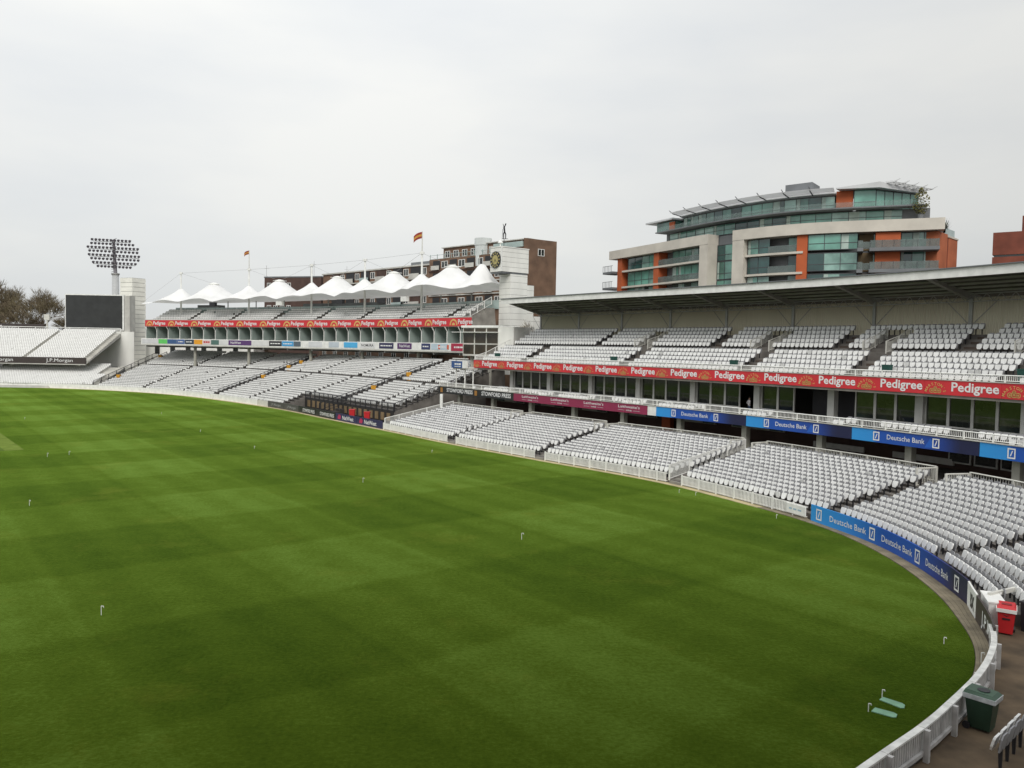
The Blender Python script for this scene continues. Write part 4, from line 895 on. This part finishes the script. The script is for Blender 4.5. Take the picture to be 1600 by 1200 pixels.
b=MB(); b.cbox(l,-1.4,l.L,-.9,-.02,12.2,12.28); b.build('awning',WHITE,CR)
for s in (1.,4.2): b=MB(); b.tube(l.W(s,1.,0),l.W(s,1.,8.9),.3,k=8); b.build('column',COLM,CR)
# ================================================================ stand at the far left, screen, floodlight
ES=thing('grandstand','white two-tier stand at the far left edge','grandstand',(-112,172,0),world=True)
EL=Line((-150,169.5),(-91.5,172.))
LE=EL.L
b=MB(); pr=[(.2,5.0)]
el=[];eu=[]
for i in range(20): n=.8+.8*i; z=5.6+.32*i; pr+=[(n-.4,z),(n+.4,z)]; eu+=row_spots(EL,2,LE-.6,n,z,(LE-13.5,),.7)
pr+=[(16.4,4.9+.32*19)]; b.sweep(EL,pr,0,LE,6.); b.build('upper_terrace',CONCL,ES)
b=MB(); pr=[(-6.5,-.05)]
for i in range(17): n=-6.+.8*i; z=.5+.22*i; pr+=[(n-.4,z),(n+.4,z)]; el+=row_spots(EL,2,LE+ (4 if i<8 else 2),n,z,(LE-21.,),.5)
pr+=[(8.,-.05)]; b.sweep(EL,pr,0,LE+5,6.); b.build('lower_terrace',CONCL,ES)
WHS=mat('seat_bright',(.80,.80,.78),.5,.03,.5)
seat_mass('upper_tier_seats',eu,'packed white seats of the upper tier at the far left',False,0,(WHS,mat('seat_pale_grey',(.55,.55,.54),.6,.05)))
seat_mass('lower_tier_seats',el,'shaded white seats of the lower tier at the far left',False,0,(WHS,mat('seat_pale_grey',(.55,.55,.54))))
f=seg_beam(EL,0,LE-.2,-.15,.18,4.9,6.25,BROWN,'front_fascia',ES,8)
for s in (LE-8.5,LE-21.,LE-33.): lettering(f,EL,'J.P.Morgan',s,-.17,5.3,.7,5.6,.0)
seg_beam(EL,0,LE-.2,-.3,.3,4.7,4.89,CONCL,'fascia_ledge',ES,8)
for s in (LE-22.5,LE-2.5,LE-42): b=MB(); b.tube(EL.W(s,6.,2.),EL.W(s,6.,7.5),.3,k=8); b.build('column',COLM,ES)
for k in range(4): b=MB(); s=LE-2.-14*k; b.hexa([EL.W(s-.3,.4,4.4),EL.W(s+.3,.4,4.4),EL.W(s+.3,15,9.4),EL.W(s-.3,15,9.4),EL.W(s-.3,.4,5.2),EL.W(s+.3,.4,5.2),EL.W(s+.3,15,10.6),EL.W(s-.3,15,10.6)]); b.build('raker_beam',CONCL,ES)
seg_beam(EL,0,LE+3,16.5,16.7,4.,12.2,CLAD,'rear_wall',ES,8)
railing(EL,0,LE,16.3,11.9,1.,4.,0,ES,m=WHITE,thick=.07,names=('top_rail','rail_post','rail_balusters'))
f=seg_beam(EL,0,LE-18.,17.,17.2,12.,13.6,BROWN,'rear_board',ES,8)
for s in (LE-30.5,LE-43.): lettering(f,EL,'J.P.Morgan',s,16.97,12.5,.75,6.2,.0)
b=MB(); b.tube(EL.W(LE-17,16.6,11.9),EL.W(LE-17,16.6,14.6),.2,k=6); b.build('lamp_post',RAILM,ES); b=MB(); b.obox(EL.W(LE-17,16.6),0,1.3,.5,14.6,15.9); b.build('lamp_box',RAILM,ES)
SC=thing('video_screen','large dark video screen behind the far left stand','screen',(-104,199,0),world=True)
b=MB(); b.box(-111.2,-96.6,199.,199.6,12.6,21.4); b.build('housing',WHITE,SC); b=MB(); b.box(-111.,-97.,198.93,198.99,12.9,21.15); b.build('display',mat('screen_dark',(.028,.03,.03),.5,.15,.6),SC)
b=MB(); b.box(-96.5,-95.2,199.05,202,11.,21.2); b.build('side_panel',CONCL,SC)
for x in (-110,-106,-102.5,-98.5): b=MB(); b.tube((x,200.3,0),(x,200.3,12.7),.25,k=6); b.build('leg',RAILM,SC)
PT=thing('panel_tower','white louvred tower right of the video screen','tower',(-94,206,0),world=True)
z=2.
while z<25: b=MB(); b.hexa([(-101,206,z),(-97.2,204.6,z),(-95.3,208,z),(-99,209.5,z),(-101,206,z+1.05),(-97.2,204.6,z+1.05),(-95.3,208,z+1.05),(-99,209.5,z+1.05)]); b.build('louvre_band',mat('louvre_cream',(.82,.81,.74),.6,.06,.5),PT); b=MB(); b.hexa([(-100.8,206,z+1.05),(-97.25,204.75,z+1.05),(-95.5,207.9,z+1.05),(-99,209.3,z+1.05),(-100.8,206,z+1.15),(-97.25,204.75,z+1.15),(-95.5,207.9,z+1.15),(-99,209.3,z+1.15)]); b.build('band_joint',SEAM,PT); z+=1.15
FL=thing('floodlight','tall floodlight mast with eight rows of lamps','floodlight',(-106.5,215,0),world=True)
fx,fy=-106.6,215.
b=MB(); b.tube((fx,fy,0),(fx,fy,27.6),1.1,.85,k=14); b.build('mast',mat('mast_grey',(.45,.46,.46),.5,.05),FL,True)
b=MB(); b.lathe((fx,fy),[(.9,27.5),(1.05,27.7),(1.05,28.),(.8,28.)],14); b.build('collar',STEEL,FL)
b=MB(); b.tube((fx,fy,28.),(fx-.5,fy,36.9),.5,.35,k=8)
for z in np.arange(28.3,37,.7): b.tube((fx-.9,fy-.3,z),(fx+.5,fy-.3,z+.6),.07,k=4)
b.build('head_frame',mat('frame_grey',(.22,.21,.23),.6,.1),FL)
LMP=MB(); LMP.tube((0,-.28,-.1),(0,.25,.1),.36,.22,k=8); LMPM=LMP.mesh('lamp',mat('lamp_dark',(.10,.09,.105),.4,.1))
for k,(xa,xb,cnt) in enumerate(((-5.4,4.6,11),(-5.6,5.4,12),(-6.6,6.6,14),(-6.2,6.4,13),(-6.4,6.8,14),(-5.8,6.6,13),(-5.4,5.8,12),(-4.2,4.4,10))):
    z=36.7-k*1.0; sl=-.035
    for i in range(cnt): x=xa+(xb-xa)*i/(cnt-1); link('lamp',LMPM,FL,(fx-.3+x-k*-.05,fy-.8,z+sl*x))
    if k%2==0: b=MB(); b.tube((fx-.3+xa,fy-.5,z-.45-sl*-xa),(fx-.3+xb,fy-.5,z-.45+sl*xb),.1,k=4); b.build('lamp_bar',STEEL,FL)
# ================================================================ bare trees
BARK=mat('bark_brown',(.085,.062,.042),.9,.2,2); TWIG=mat('twig_brown',(.21,.155,.105),.9,.25,.3,col2=(.15,.125,.07))
def bare_tree(x,y,h,seed,label,spread=1.):
    rnd=random.Random(seed); o=thing('bare_tree',label,'tree',(x,y,0)); tr=MB(); tw=MB()
    def grow(p,d,ln,r,lev):
        q=p+d*ln
        if lev<3: tr.tube(p,q,r,r*.68,k=5)
        else:
            s=d.orthogonal().normalized()*max(r,.04); tw.add([tuple(p-s),tuple(p+s),tuple(q)],[(0,1,2)])
        if lev==6: return
        for _ in range(4 if lev<4 else 5):
            nd=(d+Vector((rnd.uniform(-1,1)*spread,rnd.uniform(-1,1)*spread,rnd.uniform(-.35,.75)))*.62).normalized()
            grow(p+d*ln*rnd.uniform(.55,1),nd,ln*rnd.uniform(.6,.82),r*.6,lev+1)
    grow(Vector((0,0,0)),Vector((0,0,1)),h*.385,h*.016,0)
    tr.build('trunk',BARK,o); tw.build('crown',TWIG,o)
for i,(x,y,h,lb) in enumerate(((-151,232,27,'tall bare brown tree at the left edge, behind the far stand'),(-143,226,23,'bare tree second from the left edge behind the far stand'),(-134,224,21.5,'broad bare tree left of the video screen'),(-124,226,18.5,'smaller pale bare tree touching the left side of the video screen'),(-60,205,15,'bare tree glimpsed below the deck of the tented stand, left'),(-36,190,14,'bare tree glimpsed below the deck of the tented stand, middle'),(-14,160,13,'bare tree glimpsed below the deck of the tented stand, right'),(5.8,118,13,'thin bare tree between the clock tower and the roofed stand'))):
    bare_tree(x,y,h,i+3,lb,1.25 if i<4 else 1.1)
# ================================================================ background houses
def house_windows(o,l,rows,cols,n,w,h,z0,dz,s0,ds,frm,skip=()):
    for r in range(rows):
        for c in range(cols):
            if (r,c) in skip: continue
            s=s0+ds*c; z=z0+dz*r; b=MB()
            for p,q,a,e in ((s,s+w,z,z+.1),(s,s+w,z+h-.1,z+h),(s,s+.1,z+.1,z+h-.1),(s+w-.1,s+w,z+.1,z+h-.1),(s+w/2-.05,s+w/2+.05,z+.1,z+h-.1)): b.cbox(l,p,q,n-.08,n,a,e,50)
            f=b.build('window',frm,o); b=MB(); b.cbox(l,s+.1,s+w-.1,n-.04,n-.02,z+.1,z+h-.1,50); b.build('pane',GLASSD,f)
H1=thing('apartment_block','plain dark brown brick block behind the tented roof, leftmost','building',(-54,205,0),world=True)
l=Line((-63.,203),(-47.5,198)); b=MB(); b.cbox(l,0,16.3,0,12,0,26.6,50); b.build('wall',BRICKD,H1); b=MB(); b.cbox(l,-.1,16.4,-.1,12,26.6,26.9,50); b.build('roof',GREYM,H1)
house_windows(H1,l,3,4,-.0,1.2,1.5,18.2,2.8,.8,1.9,WHITE)
for x,y,h in ((-62.8,204,3.),(-50.5,203,4.2),(-51.4,203,3.4),(-42.,202,3)): b=MB(); b.tube((x,y,26.8),(x,y,26.8+h),.05,k=4); b.tube((x-.6,y,26.+h),(x+.6,y,26.+h),.03,k=4); b.build('aerial',STEEL,H1)
H2=thing('apartment_block','long brown apartment block with balconies behind the tented roof','building',(-30,185,0),world=True)
l=Line((-46.5,196),(-17.,166)); W2=l.L
b=MB(); b.cbox(l,0,W2,0,12,0,26.9,50); b.build('wall',BRICK,H2); b=MB(); b.cbox(l,-.2,W2+.2,-.3,12,26.9,27.2,50); b.build('roof',CONCL,H2)
b=MB(); b.cbox(l,W2+.02,W2+.3,-.1,11,0,27.9,50); b.build('end_wall',BRICK,H2); b=MB(); b.cbox(l,W2-11,W2-2,3,9,27.2,28.3,50); b.build('roof_house',GREYM,H2)
for r in range(4):
    for c in range(6):
        s=4+c*6.2; z=15.6+2.95*r
        b=MB(); b.cbox(l,s,s+3.4,-.12,-.01,z,z+2.3,50); f=b.build('loggia',BLACK if (r+c)%3 else BRICKD,H2); b=MB(); b.cbox(l,s,s+3.4,-.6,-.5,z,z+.95,50); b.build('balcony_front',CONCL if c%2 else GLASSP,f)
    b=MB(); b.cbox(l,2.5,W2-1,-.7,-.02,15.3+2.95*r,15.55+2.95*r,50); b.build('floor_band',CONCL,H2)
house_windows(H2,l,4,6,-.0,1.7,1.5,16.2,2.95,7.7,6.2,WHITE)
H3=thing('apartment_block','tall brown brick block with blank end wall behind the clock tower','building',(2,150,0),world=True)
l=Line((-17.5,166.),(1.7,147.)); W3=l.L; e3=Line((1.7,147.),(7.9,151.5))
b=MB(); b.cbox(l,0,W3,0,7.6,0,29.2,50); b.build('wall',BRICK,H3)
b=MB(); b.cbox(e3,-.02,e3.L,-.04,0.0,0,31.9,50); b.build('end_wall',BRICK,H3); b=MB(); b.cbox(l,3.,W3+.02,1.2,7.55,29.2,31.8,50); b.build('top_storey',BRICK,H3); b=MB(); b.cbox(l,2.8,W3+.1,.8,7.7,31.8,32.,50); b.build('roof',CONCL,H3)
for r in range(4):
    for c in range(5):
        s=1.2+5.2*c; z=18.+2.9*r; b=MB(); b.cbox(l,s,s+2.2,-.06,-.01,z,z+2.1,50); f=b.build('loggia',BLACK,H3); b=MB(); b.cbox(l,s-.1,s+2.4,-.55,-.45,z-.1,z+.9,50); b.build('balcony_front',CONCL,f)
    b=MB(); b.cbox(l,.1,W3-.1,-.3,-.02,17.5+2.9*r,17.75+2.9*r,50); b.build('floor_band',CONCL if r<3 else BRICKD,H3)
house_windows(H3,l,4,5,-.0,1.9,1.6,18.3,2.9,3.9,5.2,WHITE); house_windows(H3,l,1,8,1.19,1.5,1.6,29.5,2,3.6,2.6,WHITE); house_windows(H3,e3,1,1,-.045,1.5,1.5,28.4,2,3.2,2,WHITE); house_windows(H3,e3,1,1,-.045,1.5,1.5,19.6,2,.4,2,WHITE)
railing(l,0,W3,.2,29.2,1.,2.2,0,H3,m=GLASSP,names=('terrace_rail','rail_post','b'))
b=MB(); x,y,_=l.W(W3-12.5,1.5); b.lathe((x,y),[(1.6,26.8),(1.6,31.4),(1.7,31.5),(1.7,33.1),(1.3,33.2)],18); b.build('stair_drum',mat('drum_glass',(.6,.63,.62),.3,.06,.5),H3)
b=MB(); x,y,_=l.W(W3-3,1.1); text(b,l,'S',W3-6.5,1.15,30.4,1.1); b.build('lettering',mat('sign_orange',(.7,.35,.12),.5,.02),H3)
b=MB(); b.cbox(l,W3-9,W3-1.2,.9,1.15,30.4,31.5,50); b.build('roof_light',GLASSP,H3)
def squash(o):
    for c in o.children:
        if c.type=='MESH' and c.name.split('.')[0]!='rail_post':
            for v in c.data.vertices:
                if v.co.z>20: v.co.z=20+(v.co.z-20)*.86
        elif c.type=='MESH': c.location.z=20+(c.location.z-20)*.86
        squash(c)
squash(H3)
b=MB(); b.box(4.5,12.,120.,124.,15.2,17.2); tag(b.build('plant_room',mat('pale_blue_panel',(.33,.48,.50),.6,.05)),'pale blue box building between clock tower and roofed stand','building')
# ---- curved modern flats
AP=thing('apartment_building','modern curved apartment building with green glass, terracotta piers and cream bands','building',FA.W(30,3),world=True)
AL=FA.L
def fa_s(u):
    return min(np.arange(0,AL,.1),key=lambda s:abs(800+1250*FA.at(s)[0]/FA.at(s)[1]-u))
SL,SG1,SG2=.3,fa_s(1106),fa_s(1143)
seg_beam(FA,0,AL,1.6,12,0,28.9,GREYM,'core_wall',AP,4)
ZF=[15.8,18.8,21.8,24.8]
# cream frames of the two wings
for a,e,nm in ((-.8,SG1,0),(SG2,AL+1.2,1)):
    seg_beam(FA,a,e,-.9,1.5,27.5,29.1,STONE,'cornice_band',AP,3)
    p0,p1=(e-1.9,e) if nm==0 else (a,a+2.1); seg_beam(FA,p0,p1,-.85,1.5,0,27.49,STONE,'end_pier',AP,3)
    for z in ZF:
        q0,q1=(a+4.,e-1.95) if nm==0 else (a+2.15,AL-17.); seg_beam(FA,q0,q1,-.55,1.5,z,z+.32,STONE,'floor_band',AP,3)
for s in (2.2,fa_s(1023),fa_s(1247)): seg_beam(FA,s-.75,s+.75,-.4,1.5,0,27.48,ORANGE,'terracotta_pier',AP,3)
# glazing pane by pane
FRG=mat('frame_dark',(.06,.065,.07),.5,.05)
def glaze(s0,s1,n,z0,z1,step,rail=True,par=AP,m=None):
    k=max(1,round((s1-s0)/step)); st=(s1-s0)/k
    for i in range(k):
        a=s0+st*i; b=MB()
        for p,q,r,t in ((a,a+st,z0,z0+.1),(a,a+st,z1-.1,z1),(a,a+.08,z0+.1,z1-.1),(a,a+st,z0+.95,z0+1.03)): b.cbox(FA,p,q,n-.06,n+.04,r,t,50)
        f=b.build('window',FRG,par); b=MB(); b.cbox(FA,a+.08,a+st,n-.01,n+.01,z0+.1,z1-.1,50); b.build('pane',m or random.choice((GLASSG,GLASSG,GLASSG2,GLASSG3)),f)
        if random.random()<.25: b=MB(); b.cbox(FA,a+.1,a+.1+st*random.uniform(.2,.6),n-.03,n-.012,z0+.1,z1-.1,50); b.build('curtain',mat('curtain_pale',(.42,.52,.47),.6,.1,1),f)
for z in ZF:
    t=z+.33; h=z+2.98 if z<24 else 27.45
    glaze(4.,fa_s(1023)-.8,.3,t,h,2.3); glaze(fa_s(1023)+3.4,SG1-2.,.6,t,h,1.9)
    glaze(SG1+.05,SG2-.05,1.3,t-.3,h,1.9)
    glaze(SG2+2.2,SG2+6.,.1,t,h,1.9); glaze(SG2+8.6,fa_s(1247)-.8,.9,t,h,1.9); glaze(fa_s(1247)+.8,fa_s(1247)+7.4,-.3,t,h,2.2); glaze(fa_s(1247)+10,AL-7.6,.9,t,h,1.9)
    for a,e in ((fa_s(1023)+.8,SG1-2.),(SG2+6.1,fa_s(1247)-.8),(fa_s(1247)+7.5,AL-7.5)):   # loggia balustrades
        b=MB(); b.cbox(FA,a,e,-.5,-.46,t,t+1.,3); b.build('balcony_glass',mat('balcony_glass',(.16,.2,.19),.1,.1,1,alpha=.6),AP)
    b=MB(); b.cbox(FA,fa_s(1247)+7.6,fa_s(1247)+9.8,1.45,1.58,t,h,3); b.build('timber_panel',mat('timber_tan',(.24,.17,.09),.7,.12,1),AP)
    for a,e in ((fa_s(1247)+7.4,AL-9.),(AL-8.2,AL+.6)):   # grey projecting balconies at the right
        b=MB(); b.cbox(FA,a,e,-1.9,1.5,z-.15,z+.32,3); f=b.build('balcony_slab',GREYM,AP); b=MB(); b.cbox(FA,a+.05,e-.05,-1.85,-1.8,z+.33,z+1.35,3); b.build('balcony_glass',mat('balcony_glass',(.16,.2,.19)),f)
        b=MB()
        for s in np.arange(a+.05,e,1.5): b.cbox(FA,s,s+.05,-1.88,-1.78,z+.33,z+1.4,3)
        b.build('balcony_posts',FRG,f)
    b=MB(); b.cbox(FA,-2.,1.4,-1.5,1.5,z-.1,z+.3,3); f=b.build('balcony_slab',GREYM,AP); b=MB()
    for s in np.arange(-2,1.4,.5): b.cbox(FA,s,s+.04,-1.5,-1.44,z+.3,z+1.4,3)
    b.cbox(FA,-2.,1.4,-1.52,-1.42,z+1.36,z+1.42,3); b.build('balcony_posts',FRG,f)
seg_beam(FA,AL-7.4,AL-4.2,-.35,1.5,0,27.4,ORANGE,'terracotta_pier',AP,3); 
glaze(AL-4.1,AL+.2,.6,21.9,24.9,1.5); glaze(AL-4.1,AL+.2,.6,24.9+.3,27.45,1.5)
# right flank in orange brick
_c=FA.W(AL+.3,0); fl=Line(_c[:2],(_c[0]+6.3,_c[1]+6.39))
b=MB(); b.cbox(fl,.1,4.4,-.1,6,0,27.4,50); b.build('flank_wall',BRICKO,AP); b=MB(); b.cbox(fl,4.42,4.8,-.05,6,0,27.2,50); b.build('downpipe_recess',mat('deep_red',(.12,.02,.018),.8,.1),AP); b=MB(); b.cbox(fl,4.82,9.,-.1,6,0,27.,50); b.build('flank_wall',BRICKO,AP); b=MB(); b.cbox(fl,4.4,9.1,-.2,6,27.01,27.25,50); b.build('parapet_cap',STONE,AP)
b=MB(); b.cbox(fl,4.8,8.9,.3,.35,27.26,28.4,50); b.build('terrace_glass',GLASSP,AP)
# penthouse storeys with brise-soleil
P0,P1=fa_s(1032),fa_s(1292)
seg_beam(FA,P0-2,AL-.5,2.,11,28.9,31.4,GREYM,'penthouse_core',AP,4); glaze(P0-1,AL-4,1.9,29.12,31.3,2.4)
seg_beam(FA,P0-2.5,AL-1.,-.2,2.,31.45,31.68,GREYM,'terrace_slab',AP,3)
b=MB(); b.cbox(FA,P0-2,AL-1.5,-.1,-.06,31.7,32.6,3); b.build('terrace_glass',mat('terrace_glass',(.25,.33,.31),.1,.1,1,alpha=.22),AP)
seg_beam(FA,P0+2,P1,2.6,11,31.7,34.3,GREYM,'penthouse_core',AP,4); glaze(P0+2,P1,2.5,31.72,34.4,2.1)
b=MB(); b.sweep(FA,[(1.9,34.7),(1.9,34.95),(6,35.5),(11,35.3),(11,34.4),(2.6,34.45)],P0+1.5,P1+.2,3); b.build('roof',mat('zinc_roof',(.60,.61,.62),.5,.08,.4),AP)
for s in np.arange(P0+2,P1,3.9):
    b=MB(); A=FA.W(s,2.6,34.6);C_=FA.W(s,.2,35.05);D=FA.W(s,-.7,35.7); b.tube(A,C_,.1,k=4); b.tube(C_,D,.1,.05,k=4); b.build('sunshade_arm',FRG,AP)
b=MB(); b.sweep(FA,[(-.5,35.2),(-.5,35.25),(1.7,35.),(1.7,34.94)],P0+2,P1,3); b.build('sunshade',translucent('shade_mesh',(.7,.71,.72),(.8,.8,.8),.6),AP)
# left small roof and right wing
seg_beam(FA,P0-3.6,P0+1.4,1.,6,31.7,33.9,GLASSG,'corner_lantern',AP,3); seg_beam(FA,P0-6,P0+1.8,.2,6.5,34.,34.35,mat('zinc_roof',(.42,.43,.44)),'lantern_roof',AP,3); seg_beam(FA,P0+.2,P0+1.6,.8,.99,31.7,33.6,ORANGE,'terracotta_panel',AP,3)
WE=fa_s(1357)
seg_beam(FA,P1+.3,P1+2.6,1.2,6,31.7,34.9,ORANGE,'terracotta_panel',AP,3); glaze(P1+2.7,WE,1.,31.72,34.9,2.2)
w0=FA.W(WE,1.); rf=Line(w0[:2],(w0[0]+7.6,w0[1]+3.)); b=MB(); b.add([(*FA.W(P1+2.7,1.1)[:2],31.7),(w0[0],w0[1]+.1,31.7),(*rf.W(rf.L,.1)[:2],31.7),(*FA.W(P1+4,9.)[:2],31.7)]+[(*FA.W(P1+2.7,1.1)[:2],34.88),(w0[0],w0[1]+.1,34.88),(*rf.W(rf.L,.1)[:2],34.88),(*FA.W(P1+4,9.)[:2],34.88)],[(3,2,1,0),(4,5,6,7),(0,1,5,4),(1,2,6,5),(2,3,7,6),(3,0,4,7)]); b.build('penthouse_core',GREYM,AP)
for i in range(5):
    a=rf.L*i/5; e=rf.L*(i+1)/5; b=MB()
    for p,q,r,t in ((a,e,31.72,31.85),(a,e,34.7,34.87),(a,a+.1,31.85,34.7)): b.cbox(rf,p,q,-.06,.04,r,t,50)
    f=b.build('window',FRG,AP); b=MB(); b.cbox(rf,a+.1,e,-.01,.02,31.85,34.7,50); b.build('pane',GLASSG,f)
b=MB(); q0=FA.W(P1+.3,-.3);q1=FA.W(WE+.4,-.3);q2=rf.W(rf.L+.3,-.6);q3=FA.W(P1+3,9.); ZR=((35.0,34.9,34.9,34.9),(35.2,35.9,35.4,35.4))
b.hexa([(p[0],p[1],z) for p,z in zip((q0,q1,q2,q3),ZR[0])]+[(p[0],p[1],z) for p,z in zip((q0,q1,q2,q3),ZR[1])]); b.build('roof',mat('zinc_roof',(.42,.43,.44)),AP)
tn=FA.tan(WE)
for i in range(5):
    p=rf.W(rf.L*i/4.6+.2,-.5); b=MB(); A=(p[0]-tn[0]*1.,p[1]-tn[1]*1.,35.75-.15*i); D=(p[0]+tn[0]*2.,p[1]+tn[1]*2.,36.1-.15*i); D2=(p[0]+tn[0]*2.6,p[1]+tn[1]*2.6,36.5-.15*i); b.tube(A,D,.26,.18,k=4); b.tube(D,D2,.18,.06,k=4); b.build('roof_fin',mat('zinc_roof',(.42,.43,.44)),AP)
b=MB()
for j in range(4):
    p=rf.W(.2,-.5);q=rf.W(rf.L*4/4.6+.2,-.5); d=.5+.5*j; b.tube((p[0]+tn[0]*d,p[1]+tn[1]*d,35.95),(q[0]+tn[0]*d,q[1]+tn[1]*d,35.4),.05,k=4)
b.build('fin_rods',STEEL,AP)
b=MB(); b.cbox(FA,fa_s(1185),fa_s(1240),6,10,34.9,38.2,50); b.build('lift_overrun',GREYM,AP)
def lower_top(o):   # the upper storeys are lower than a full floor
    for c in o.children:
        if c.type=='MESH':
            for v in c.data.vertices:
                if v.co.z>29.12: v.co.z=29.12+(v.co.z-29.12)*.80
        lower_top(c)
lower_top(AP)
# roof-terrace planting
LEAF=mat('terrace_leaf',(.055,.075,.03),.7,.3,3,col2=(.09,.10,.035)); LEAFY=mat('olive_leaf',(.13,.12,.03),.7,.25,3)
def shrub(p,r,h,m,label,seed,spiky=False):
    rnd=random.Random(seed); o=thing('potted_shrub',label,'plant',p); b=MB(); b.lathe((0,0),[(.32,0),(.4,.6)],8); b.build('planter',GREYM,o); b=MB()
    for _ in range(420 if not spiky else 160):
        a=rnd.uniform(0,6.28); q=rnd.random()**.5; zz=rnd.random(); rr=r*q*math.sin(math.pi*(.12+.86*zz)); c=Vector((rr*math.cos(a),rr*math.sin(a),.6+h*zz))
        if spiky: c=Vector((0,0,.7)); d=Vector((math.cos(a)*r*rnd.uniform(.3,1),math.sin(a)*r*rnd.uniform(.3,1),h*rnd.uniform(.2,1))); s=Vector((-math.sin(a),math.cos(a),0))*.07; b.add([tuple(c-s),tuple(c+s),tuple(c+d)],[(0,1,2)])
        else:
            u=Vector((rnd.uniform(-1,1),rnd.uniform(-1,1),rnd.uniform(-1,1))).normalized()*.17; v=u.orthogonal().normalized()*.12; b.add([tuple(c-u),tuple(c-v),tuple(c+u),tuple(c+v)],[(0,1,2,3)])
    b.build('foliage',m,o)
shrub(FA.W(AL-1.8,-.1,29.2),1.2,3.6,LEAFY,'olive green shrub on the roof terrace of the modern flats',1); shrub(fl.W(6.8,1.2,27.2),1.3,2.2,LEAF,'spiky dark plant on the right roof corner of the modern flats',2,True); shrub(fl.W(5.4,1.,27.2),.7,1.3,LEAF,'low dark shrub left of the spiky roof plant',3)
for i,n in enumerate((.6,2.4,4.2)): shrub(fl.W(.3+n*.9,.8,27.4),.9,1.0,mat('dark_hedge',(.025,.03,.02),.8,.2,3),'dark clipped shrub on the roof edge of the modern flats, %s of three'%('left','middle','right')[i],10+i)
# ---- brick building at the right edge
H5=thing('brick_building','red brown brick building cut off by the right edge','building',(80,120,0),world=True)
l=Line((68.8,116.),(90,100)); b=MB(); b.cbox(l,0,20,0,14,0,24.5,50); b.build('wall',BRICKO if False else mat('red_brick',(.20,.058,.035),.85,.15,.5,det=8),H5)
b=MB(); b.cbox(l,.0,20,0.,14,24.8,28.,50); b.build('upper_wall',mat('red_brick',(.2,.058,.035)),H5); b=MB(); b.cbox(l,.2,20,.2,14,24.5,24.8,50); b.build('window_strip',GLASSD,H5)
b=MB(); b.cbox(l,3.4,20,1,14,28.,30.3,50); b.build('roof_storey',mat('red_brick',(.2,.058,.035)),H5)
railing(l,4.5,19,1.3,30.3,1.,3.,0,H5,m=STEEL,names=('roof_rail','rail_post','b'))
# street-level terrace seen below the deck of the tented stand
H6=thing('terraced_house','row of pale houses glimpsed below the tented deck','building',(-60,215,0),world=True)
l=Line((-100,212),(-66,204)); b=MB(); b.cbox(l,0,l.L,0,8,0,13,50); b.build('wall',CLAD,H6); house_windows(H6,l,2,7,0,1.4,1.9,6.8,3.1,1.5,4.6,DARK)
l=Line((-45,186),(-6,150)); H7=thing('brick_terrace','low brown brick terrace glimpsed below the tented deck','building',(-25,168,0),world=True); b=MB(); b.cbox(l,0,l.L-6,0,8,0,10.5,50); b.build('wall',BRICK,H7); house_windows(H7,l,1,10,0,1.4,1.8,7.,3.,1.5,4.2,WHITE)
# ================================================================ pavilion behind the viewpoint (shades the near grass)
PV=thing('pavilion','long brick pavilion front behind the viewpoint','building',(-2,-6,0),world=True)
l=Line((-46,-49),(26,16.5)); b=MB(); b.cbox(l,0,l.L-17,-12,2.6,0,19,50); b.build('wall',BRICK,PV)
b=MB(); b.cbox(l,-1,l.L-16,-13,3.6,19,19.8,50); b.build('roof',GREYM,PV)
house_windows(PV,l,3,14,2.7,2.,2.6,2.,5.6,2.,5.,WHITE)
